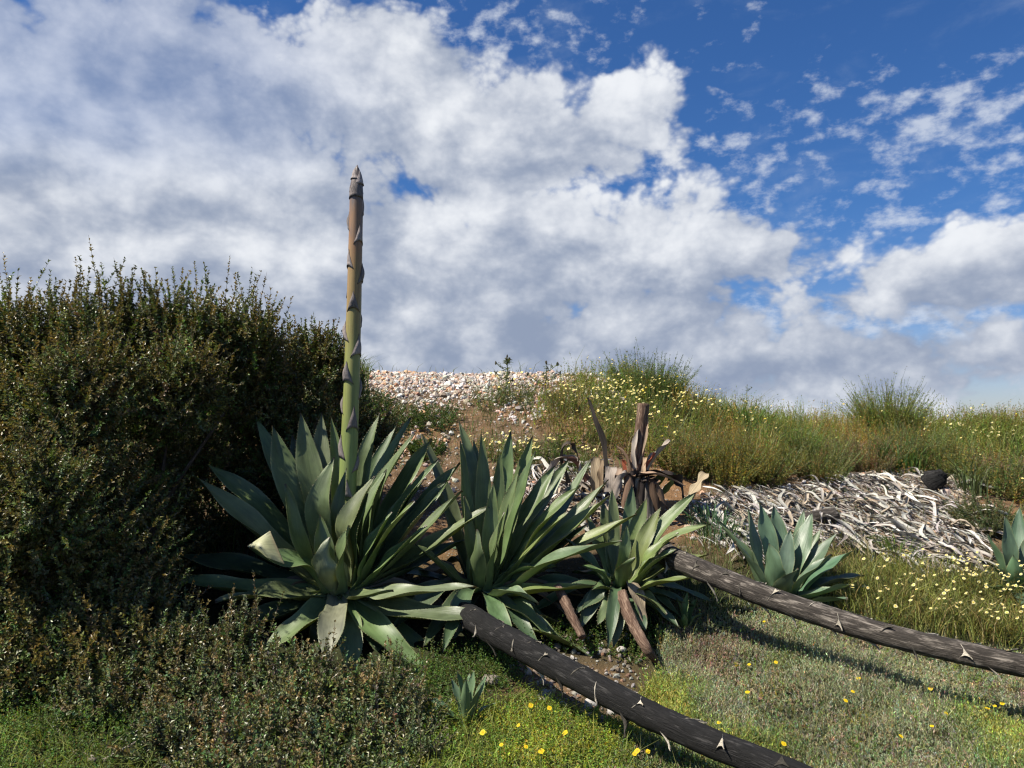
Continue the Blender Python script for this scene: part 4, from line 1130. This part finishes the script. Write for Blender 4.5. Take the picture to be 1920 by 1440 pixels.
M['pale'] = bark_mat('bleached_wood', (.26, .22, .18), (.50, .45, .38), .5)
dry_branch()

# ------------------------------------------------------------------ plants on the bank
def weed(name, label, cat, px, py, rad, hgt, nst, nleaf, lL, lW, base, flowers=0, fl=((.80, .77, .46), (.76, .60, .12)), fr=.02, group=None, g=None, spread=.7, mat='herb', lo=.65, fh=1.0):
    q = ground_at(px, py) if g is None else np.array(g)
    root = empty(name, tuple(q), label, cat, group)
    a = rng.uniform(0, 6.28, nst); rr = rad * np.sqrt(rng.random(nst)) * .6
    P = np.stack([q[0] + rr * np.cos(a), q[1] + rr * np.sin(a), np.zeros(nst)], 1); P[:, 2] = H(P[:, 0], P[:, 1]) - .01
    D = np.stack([np.cos(a) * spread * rr / rad * 1.5, np.sin(a) * spread * rr / rad * 1.5, np.ones(nst)], 1) + rng.normal(0, .14, (nst, 3))
    D = unit(D); L = hgt * rng.uniform(lo, 1.1, nst) * (1 - .25 * rr / rad)
    lv, st = shoots(P, D, L, nleaf, lL, lW, base, up=.2, t0=.08, spread=1.1)
    leaves_obj(root, [lv], 'foliage', mat)
    stv = st[0]; stems_obj(root, [st], 'stems', 'green_stem')
    if flowers:
        idx = rng.choice(nst, flowers, replace=flowers > nst)
        tip = P[idx] + D[idx] * (L[idx] * fh * rng.uniform(.98, 1.12, flowers))[:, None] + np.array([0, 0, .02]) + rng.normal(0, .015, (flowers, 3))
        nn = rng.normal(0, .35, (flowers, 3)) + np.array([-.35, -.25, 1])
        V, qd, t, C = discs(tip, nn, fr * rng.uniform(.75, 1.15, flowers), colours(flowers, fl[0], .06, .03), colours(flowers, fl[1], .05, .03))
        tag(obj('flower_heads', mesh_np('flower_heads', V - q, [qd, t], C), M['petal'], root), kind='stuff')
    return root


def plain(name, c, rough=.6):
    m, N, b, out = new_mat(name)
    tc = N.n.new('ShaderNodeTexCoord').outputs['Object']; k = N.ss(N.noise(tc, 9, 4), .2, .8, .7, 1.3)
    N.put(b.inputs['Base Color'], N.vm('MULTIPLY', N.xyz(*c), N.xyz(k, k, k))); b.inputs['Roughness'].default_value = rough
    return m


M['green_stem'] = plain('green_stem', (.12, .15, .05))

DAISY = [.115, .155, .036]
for (px, py, r, h, nf) in [(915, 760, .35, .38, 16), (965, 750, .40, .42, 26), (1010, 765, .4, .42, 14), (1060, 775, .35, .36, 18), (930, 855, .32, .26, 34), (985, 868, .30, .24, 24), (1030, 852, .28, .24, 16), (1090, 880, .28, .24, 14),
                           (1110, 770, .4, .38, 34), (1160, 770, .45, .42, 46), (1215, 775, .45, .44, 50), (1270, 785, .45, .44, 36), (1180, 810, .4, .4, 30), (1245, 830, .4, .4, 26), (1320, 800, .4, .4, 18), (1130, 830, .35, .36, 16)]:
    lab, grp = (('low daisy clump with pale yellow flowers on the gravel below the thistles', 'low daisies on the gravel') if py > 845 else
                ('feathery green daisy clump with few flowers beside the thistles', 'daisies beside the thistles') if px < 1080 else
                ('daisy clump thick with pale yellow flowers behind the cut dead stalk', 'daisies behind the cut stalk'))
    weed('daisy_plant', lab, 'daisy', px, py, r, h, 46, 26, .045, .008, DAISY, nf, group=grp)
for (px, py, r, h, nf) in [(1440, 782, .4, .45, 26), (1490, 790, .4, .45, 34), (1545, 800, .4, .42, 26), (1590, 800, .4, .4, 10), (1430, 830, .4, .4, 10), (1780, 830, .45, .35, 22), (1850, 840, .45, .35, 22), (1900, 850, .45, .3, 20), (1990, 850, .45, .3, 20)]:
    weed('daisy_plant', 'daisy clump with white flowers on the crest above the litter', 'daisy', px, py, r, h, 46, 26, .045, .008, [.085, .115, .03], nf, fl=((.80, .79, .62), (.74, .56, .08)), group='white daisies above the litter')
for (px, py, r, h, nf) in [(1690, 1130, .35, .34, 22), (1760, 1115, .35, .36, 28), (1830, 1125, .38, .38, 34), (1890, 1140, .35, .36, 30), (1730, 1165, .32, .3, 14), (1800, 1180, .32, .3, 16), (1870, 1195, .3, .28, 16), (1640, 1165, .3, .28, 12), (1960, 1150, .35, .36, 20)]:
    weed('daisy_plant', 'yellow-green daisy clump with cream flowers above the grey fallen stalk', 'daisy', px, py, r, h, 40, 22, .045, .008, [.135, .135, .03], nf, fl=((.78, .75, .52), (.74, .55, .08)), fr=.016, group='daisies above the grey fallen stalk')
# feathery bushes on the crest
for (lab, px, py, r, h, c) in [('feathery green bush on the crest right of the daisies', 1215, 748, .6, .78, [.085, .115, .035]), ('feathery yellow-green bush, tallest plant on the crest', 1665, 815, .5, 1.0, [.125, .145, .036]),
                               ('small yellowish bush at the low end of the crest', 1870, 830, .35, .55, [.13, .135, .03])]:
    weed('wild_bush', lab, 'bush', px, py, r, h * .85, 720, 34, .046, .014, [1.45 * v for v in c], 0, spread=.9, lo=.3)
for (lab, px, py, r, h, c) in [('brownish dry bush leaning over the litter heap', 1620, 880, .45, .42, [.13, .10, .05]), ('olive bush beside the brownish dry bush', 1530, 890, .45, .42, [.12, .125, .04]), ('golden-green bush behind the reddish dead leaf', 1350, 890, .5, .55, [.145, .125, .025]),
                               ('low olive bush at the end of the litter heap', 1850, 985, .4, .26, [.085, .095, .045]), ('golden bush between the cut stump and the log', 1420, 888, .45, .48, [.13, .12, .03]), ('grey-green bush under the tallest crest bush', 1700, 862, .45, .45, [.105, .12, .05]), ('olive-green bush above the blackened stump', 1775, 880, .42, .40, [.12, .13, .04]),
                               ('dull green bush beyond the tuft of stiff blades', 1880, 915, .5, .42, [.11, .125, .045]), ('bright green bush behind the broad-bladed grass', 1480, 850, .4, .45, [.10, .14, .035]), ('straw-tinged bush at the foot of the bank grass', 1280, 880, .35, .40, [.15, .135, .05])]:
    weed('wild_bush', lab, 'bush', px, py, r, h * 1.25, 240, 38, .032, .014, [1.45 * v for v in c], 0, spread=1.0, lo=.35)
for (lab, px, py, r, h) in [('dark leafy weed on the gravel beside the standing stalk', 735, 800, .42, .30), ('leafy green weed on the gravel left of the orange earth', 815, 795, .42, .32), ('dark low weed at the gravel edge behind the big agave', 700, 770, .3, .3), ('small leafy weed below the orange earth', 800, 850, .28, .16)]:
    weed('leafy_weed', lab, 'weed', px, py, r, h, 60, 22, .055, .022, [.06, .095, .026], 5, fl=((.8, .78, .74), (.7, .55, .2)), fr=.016, spread=1.0)


def thistle(px, py, hpx, label, nbr):
    q = ground_at(px, py); Y = q[1]; top = at(px + 6, hpx, Y)
    root = empty('thistle', tuple(q), label, 'thistle')
    main = [q, q * .5 + top * .5 + np.array([.02, 0, 0]), top]
    tube_obj('stem', main, [.010, .008, .005], 'green_stem', root, n=12, k=6, rough=.05, origin=q)
    heads = [top]; A, B_ = [], []
    for k in range(nbr):
        t = rng.uniform(.35, .85); s = q * (1 - t) + top * t; a = rng.uniform(0, 6.28)
        e = s + np.array([math.cos(a) * .16, math.sin(a) * .10, .10]) * rng.uniform(.7, 1.5)
        tube_obj('branch', [s, (s + e) / 2 + np.array([0, 0, -.015]), e], [.006, .005, .004], 'green_stem', root, n=8, k=5, origin=q); heads.append(e); A.append(s); B_.append(e)
    for hd in heads:
        V, f, C = stones(np.array([hd]), np.array([.045]), np.array([[.11, .10, .07]])); V = hd + (V - hd) * [.9, .9, 1.35]
        obj('flower_head', mesh_np('flower_head', V - q, [f], C), M['herb'], root)
    A = np.array([q] + A); B_ = np.array([top] + B_)
    n = 26; P = np.concatenate([A[i] + (B_[i] - A[i]) * np.linspace(.05, .95, n)[:, None] for i in range(len(A))])
    D = rand_dirs(len(P)) * np.array([1, 1, .4]) + [0, 0, .3]
    lv = kite_leaves(P, D, rand_dirs(len(P)) + [0, 0, 1.5], rng.uniform(.03, .09, len(P)), rng.uniform(.008, .018, len(P)), colours(len(P), [.10, .13, .05]))
    leaves_obj(root, [lv], 'foliage', 'herb')


thistle(945, 752, 668, 'tall branching thistle against the sky on the gravel crest', 8)
thistle(1018, 752, 680, 'slender thistle beside the tall branching thistle', 4)
thistle(1395, 790, 722, 'short thistle standing above the broad-bladed grass', 3)


def tuft(label, px, py, n, h, w, c, rad=.15, name='grass_tuft'):
    q = ground_at(px, py); root_o = None
    a = rng.uniform(0, 6.28, n); r = rad * np.sqrt(rng.random(n)); P = np.stack([q[0] + r * np.cos(a), q[1] + r * np.sin(a), np.zeros(n)], 1); P[:, 2] = H(P[:, 0], P[:, 1]) - .01
    lean = np.stack([np.cos(a), np.sin(a), np.zeros(n)], 1) * rng.uniform(.05, .45, (n, 1))
    o = grass_obj(name, [blades(P, h * rng.uniform(.6, 1.1, n), w * rng.uniform(.7, 1.2, n), lean, colours(n, c, .18, .08))], 'grass', None, q)
    o.location = q
    return tag(o, label, 'grass tuft')


tuft('broad-bladed green grass tuft on the bank behind the daisies', 1400, 815, 130, .55, .016, [.075, .135, .032], .3)
tuft('bright green grass tuft beside the brownish bush', 1690, 880, 110, .45, .014, [.075, .14, .035], .25)
tuft('blue-green grass tuft between the stump and the compact agave', 1335, 1000, 120, .32, .012, [.06, .12, .055], .22)
tuft('green grass tuft growing at the lower edge of the litter', 1690, 1050, 90, .26, .010, [.10, .16, .03], .16)
tuft('tall grass tuft on the crest above the reddish leaf', 1300, 770, 120, .5, .012, [.085, .125, .04], .35)
tuft('tuft of stiff blades by the blackened stump', 1825, 925, 60, .5, .016, [.10, .13, .055], .16)

# mixed grass over the bank
def bank_grass():
    zone = [(1090, 715), (1250, 725), (2500, 770), (2500, 1000), (1930, 975), (1840, 930), (1790, 900), (1560, 885), (1330, 905), (1250, 890), (1150, 860), (1060, 850), (1000, 800), (1010, 760)]
    P = scatter(260000, (.2, 13), (7.5, 14.5), zone)[:30000]
    pn = bumps(P[:, 0] * 2 + 5, P[:, 1] * 2) * 20
    sel = rng.random(len(P)) < np.clip(.50 + pn, .12, 1)
    P = P[sel]; pn = pn[sel]; n = len(P)
    pal = np.array([[.18, .215, .055], [.15, .205, .05], [.25, .235, .07], [.33, .275, .115], [.19, .24, .058], [.23, .18, .085]])
    mixv = np.clip(((bumps(P[:, 0] * 1.3 + 1, P[:, 1] * 1.3) * 26 + .5) * 6 + rng.normal(0, 1.3, n)), 0, 5.99).astype(int)
    C = colours(n, pal[mixv], .2, .07)
    h = np.clip(rng.gamma(5, .042, n), .08, .5) * np.clip(.8 + pn * .8, .35, 1.45)
    lean = np.stack([rng.normal(.05, .25, n), rng.normal(-.05, .25, n), np.zeros(n)], 1)
    a1 = blades(P, h, rng.uniform(.004, .010, n), lean, C)
    # thin scatter of grass on the gravel and round the litter
    Q = np.concatenate([scatter(9000, (-3.5, 2), (7.4, 12.5), [(690, 760), (1000, 770), (1200, 880), (1180, 930), (960, 900), (700, 880)])[:2600], scatter(5000, (1.2, 6.5), (6.4, 10.4), LITTER)[:500]])
    m_ = len(Q)
    a2 = blades(Q, rng.uniform(.05, .2, m_), rng.uniform(.004, .008, m_), rng.normal(0, .3, (m_, 3)) * [1, 1, 0], colours(m_, [.09, .13, .035], .25, .1))
    Z = scatter(40000, (-9, -1.6), (6.8, 13.5), [(-2500, 400), (640, 640), (690, 700), (700, 900), (600, 1150), (-2500, 1300)])[:14000]; kz = len(Z)
    a4 = blades(Z, rng.uniform(.15, .45, kz), rng.uniform(.008, .016, kz), rng.normal(0, .3, (kz, 3)) * [1, 1, 0], colours(kz, [.075, .105, .03], .25, .1))
    # beyond the crest
    S = scatter(14000, (-6, 13), (13, 19)); S = S[(S[:, 0] > 1.5) | (rng.random(len(S)) < .15)][:7000]; k = len(S)
    a3 = blades(S, rng.uniform(.1, .3, k), rng.uniform(.006, .012, k), rng.normal(0, .25, (k, 3)) * [1, 1, 0], colours(k, [.11, .13, .04], .25, .1))
    tag(grass_obj('bank_grass', [a1, a2, a3, a4], 'grass'), 'tall mixed wild grass covering the bank', 'grass', kind='stuff')
    # fine leafy herbs woven through it
    P = scatter(60000, (.2, 13), (7.5, 14), zone)[:6200]; n = len(P)
    lv, st = shoots(P, unit(rng.normal(0, .25, (n, 3)) + [0, 0, 1]), rng.uniform(.16, .5, n), 36, .030, .015, np.array([[.20, .23, .055], [.155, .21, .055], [.27, .23, .065]])[np.clip((bumps(P[:, 0] * 1.7 + 3, P[:, 1] * 1.7) * 24 + .5) * 3 + rng.normal(0, .6, n), 0, 2.99).astype(int)].repeat(36, 0), up=.1)
    V, Q_, C = join([lv])
    tag(obj('bank_herbs', mesh_np('bank_herbs', V, [Q_], C), M['herb']), 'fine-leaved wild herbs woven through the bank grass', 'herbs', kind='stuff')
    f = scatter(60000, (.4, 12), (8, 14), zone)[:1100]; fx, _ = project(f); f = f[rng.random(len(f)) < np.where(fx < 1340, .8, .22)]; n = len(f); f[:, 2] += rng.uniform(.25, .5, n)
    pick = rng.random(n) < .75
    C1 = np.where(pick[:, None], colours(n, [.78, .76, .45], .06, .03), colours(n, [.75, .58, .03], .06, .03))
    V, q, t, C = discs(f, rng.normal(0, .35, (n, 3)) + [-.3, -.3, 1], rng.uniform(.008, .019, n), C1, colours(n, [.74, .55, .06], .05, .03))
    tag(obj('bank_flowers', mesh_np('bank_flowers', V, [q, t], C), M['petal']), 'small white and yellow wild flowers dotted over the bank grass', 'flowers', kind='stuff')


bank_grass()

# ------------------------------------------------------------------ foreground ground cover
def ground_cover():
    # grey-green fleshy mat on the right
    COV = [(1130, 1480), (1180, 1330), (1240, 1270), (1230, 1180), (1280, 1130), (1400, 1120), (1600, 1130), (1700, 1190), (1930, 1230), (2700, 1200), (2900, 1700), (1100, 1900)]
    P = scatter(420000, (-.2, 7), (1.9, 8.4), COV)
    near = 1 / (1 + np.exp((P[:, 1] - 7.0) * 3)); P = P[rng.random(len(P)) < near][:110000]
    n = len(P)
    f = bumps(P[:, 0] * 2.2, P[:, 1] * 2.2) * 34 + rng.normal(0, .35, n)
    grey, green, yel, brn = np.array([.265, .275, .165]), np.array([.180, .230, .075]), np.array([.29, .31, .065]), np.array([.25, .21, .145])
    px, py = project(P)
    lush = np.clip((1450 - px) / 260, 0, 1) * np.clip((1300 - py) / 110, 0, 1)      # greener by the agaves
    s = f + lush * 1.6
    C = np.where((s > .95)[:, None], green, grey); C = np.where((s > 1.75)[:, None], yel, C); C = np.where((f < -1.15)[:, None], brn, C)
    C = colours(n, C, .20, .06)
    bump = np.clip(.8 + .7 * bumps(P[:, 0] * 3.3 + 4, P[:, 1] * 3.3) * 22, .25, 1.8)
    h = rng.uniform(.03, .085, n) * bump
    lean = np.stack([rng.normal(0, .32, n), rng.normal(0, .32, n), np.zeros(n)], 1)
    arrs = [blades(P, h, rng.uniform(.004, .0075, n), lean, C, .2)]
    K = min(34000, n); sel = rng.choice(n, K, replace=False)
    lv, _ = shoots(P[sel], unit(rng.normal(0, .3, (K, 3)) + [0, 0, 1]), rng.uniform(.05, .11, K) * bump[sel], 10, .026, .0075, C[sel].repeat(10, 0), spread=.5)
    V, Q_, C_ = join([lv])
    tag(obj('fleshy_sprigs', mesh_np('fleshy_sprigs', V, [Q_], C_), M['cover']), 'short frosty grey-green sprigs of the ground cover', 'ground cover', kind='stuff')
    # taller grass stalks through it and at the toe of the litter
    Q = scatter(30000, (.3, 6.5), (2.5, 8.2), COV)[:3600]; m_ = len(Q)
    arrs.append(blades(Q, rng.uniform(.08, .22, m_), rng.uniform(.002, .004, m_), rng.normal(0, .35, (m_, 3)) * [1, 1, 0], colours(m_, [.17, .18, .06], .2, .08)))
    TOE = [(1560, 1060), (1660, 1060), (1800, 1090), (1960, 1110), (2500, 1080), (2500, 1230), (1930, 1220), (1700, 1190), (1560, 1150), (1540, 1100)]
    T = scatter(60000, (2, 9), (5.2, 9), TOE)[:9000]; k = len(T)
    pal = np.array([[.22, .215, .05], [.16, .195, .045], [.27, .21, .085], [.20, .22, .042]])
    arrs.append(blades(T, rng.uniform(.10, .34, k), rng.uniform(.0035, .007, k), rng.normal(0, .3, (k, 3)) * [1, 1, 0], colours(k, pal[rng.integers(0, 4, k)], .2, .06)))
    U = [(1300, 1000), (1420, 1010), (1650, 1010), (1700, 1080), (1600, 1150), (1250, 1140), (1240, 1050)]
    T = scatter(30000, (1, 5), (5.6, 8.8), U)[:2600]; k = len(T)
    arrs.append(blades(T, rng.uniform(.06, .2, k), rng.uniform(.003, .006, k), rng.normal(0, .3, (k, 3)) * [1, 1, 0], colours(k, [.11, .14, .04], .25, .1)))
    tag(grass_obj('ground_cover', arrs, 'cover'), 'grey-green fleshy ground cover and grass round the fallen stalks', 'ground cover', kind='stuff')
    # small leafy cushions poking out of the mat
    P = scatter(50000, (.2, 6), (2.2, 7.5), COV)[:1300]; n = len(P)
    base = np.array([[.17, .22, .05], [.24, .25, .045], [.20, .21, .12], [.13, .18, .05]])[rng.integers(0, 4, n)].repeat(20, 0)
    lv, _ = shoots(P, unit(rng.normal(0, .45, (n, 3)) + [0, 0, 1]), rng.uniform(.05, .14, n), 20, .022, .008, base)
    V, Q_, C = join([lv])
    tag(obj('low_herbs', mesh_np('low_herbs', V, [Q_], C), M['herb']), 'low leafy herbs mixed into the grey-green ground cover', 'herbs', kind='stuff')
    # bright yellow-green clover and ferny herbs below the agaves and along the foot of the shrub
    HERB = [(760, 1330), (900, 1330), (1000, 1300), (1060, 1330), (1170, 1360), (1190, 1420), (1150, 1500), (1100, 1800), (-900, 1800), (-900, 1390), (100, 1385), (250, 1420), (700, 1420)]
    P = scatter(220000, (-5, 1.2), (2.2, 6.0), HERB)[:15000]; n = len(P)
    hz = bumps(P[:, 0] * 2.5 + 9, P[:, 1] * 2.5) * 22
    base = np.where((hz + rng.normal(0, .4, n) > .2)[:, None], np.array([.29, .32, .048]), np.array([.18, .25, .048]))
    pxh, _ = project(P); base = np.where((pxh < 720)[:, None], np.array([.115, .165, .042]) * np.clip(.8 + .3 * hz[:, None], .5, 1.5), base)  # left part darker: the shrubs' shade is put into the clover colour
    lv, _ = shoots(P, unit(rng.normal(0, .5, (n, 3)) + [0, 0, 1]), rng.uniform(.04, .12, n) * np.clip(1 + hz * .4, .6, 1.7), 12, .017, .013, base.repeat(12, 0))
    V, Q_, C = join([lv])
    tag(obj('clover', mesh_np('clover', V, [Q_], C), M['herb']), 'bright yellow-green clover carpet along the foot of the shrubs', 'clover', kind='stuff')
    G = scatter(60000, (-5, 1.3), (2.2, 6.0), HERB)[:5200]; m_ = len(G)
    tag(grass_obj('herb_grass', [blades(G, rng.uniform(.05, .2, m_), rng.uniform(.003, .006, m_), rng.normal(0, .35, (m_, 3)) * [1, 1, 0], colours(m_, [.21, .25, .06], .22, .08))], 'grass'), 'fine bright grass growing through the clover', 'grass', kind='stuff')
    # shade herbs under the big shrub and the agaves
    P = scatter(50000, (-5, 1.5), (4.3, 7.2), [(-900, 1240), (500, 1330), (700, 1280), (800, 1240), (950, 1200), (1150, 1150), (1290, 1150), (1200, 1250), (1000, 1290), (800, 1350), (700, 1450), (200, 1450), (-900, 1440)])[:5200]; n = len(P)
    P = P[(np.abs(P[:, 0] - .45) > .4) | (np.abs(P[:, 1] - 5.35) > .55)]; n = len(P)
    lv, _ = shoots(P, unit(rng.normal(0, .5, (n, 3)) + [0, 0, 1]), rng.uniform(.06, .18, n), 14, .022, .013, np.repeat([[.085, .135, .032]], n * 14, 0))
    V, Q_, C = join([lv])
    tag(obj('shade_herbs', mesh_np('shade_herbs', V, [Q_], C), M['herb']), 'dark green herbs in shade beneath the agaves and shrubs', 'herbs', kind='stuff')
    # individual yellow flowers: each a plant one can point at
    n = 0
    for (px, py) in [(1433, 1178), (1402, 1317), (1586, 1334), (1600, 1316), (1745, 1310), (1848, 1258), (1775, 1360), (1748, 1385), (1866, 1345), (1880, 1340), (1852, 1350), (972, 1385), (986, 1429), (1195, 1436), (1215, 1437), (1190, 1442), (1015, 1438), (1455, 1258), (1610, 1290), (1470, 1420), (995, 1345), (1030, 1350), (1060, 1400), (905, 1400), (1405, 1262), (1348, 1378), (1690, 1405), (940, 1425)]:
        q = ground_at(px, py + 14); r = empty('yellow_flower', tuple(q), 'small bright yellow daisy in the ground cover', 'flower', 'yellow daisies in the ground cover')
        top = at(px, py, q[1]); top[2] = max(top[2], q[2] + .11)
        tube_obj('stem', [q, (q + top) / 2 + rng.normal(0, .005, 3), top], [.003, .002], 'green_stem', r, n=5, k=4, origin=q)
        V, qd, t, C = discs(top[None], np.array([[rng.normal(-.2, .3), rng.normal(-.5, .2), 1]]), np.array([rng.uniform(.012, .018)]), np.array([[.80, .62, .02]]), np.array([[.70, .45, .015]]), k=9)
        obj('flower_head', mesh_np('flower_head', V - q, [qd, t], C), M['petal'], r)


ground_cover()
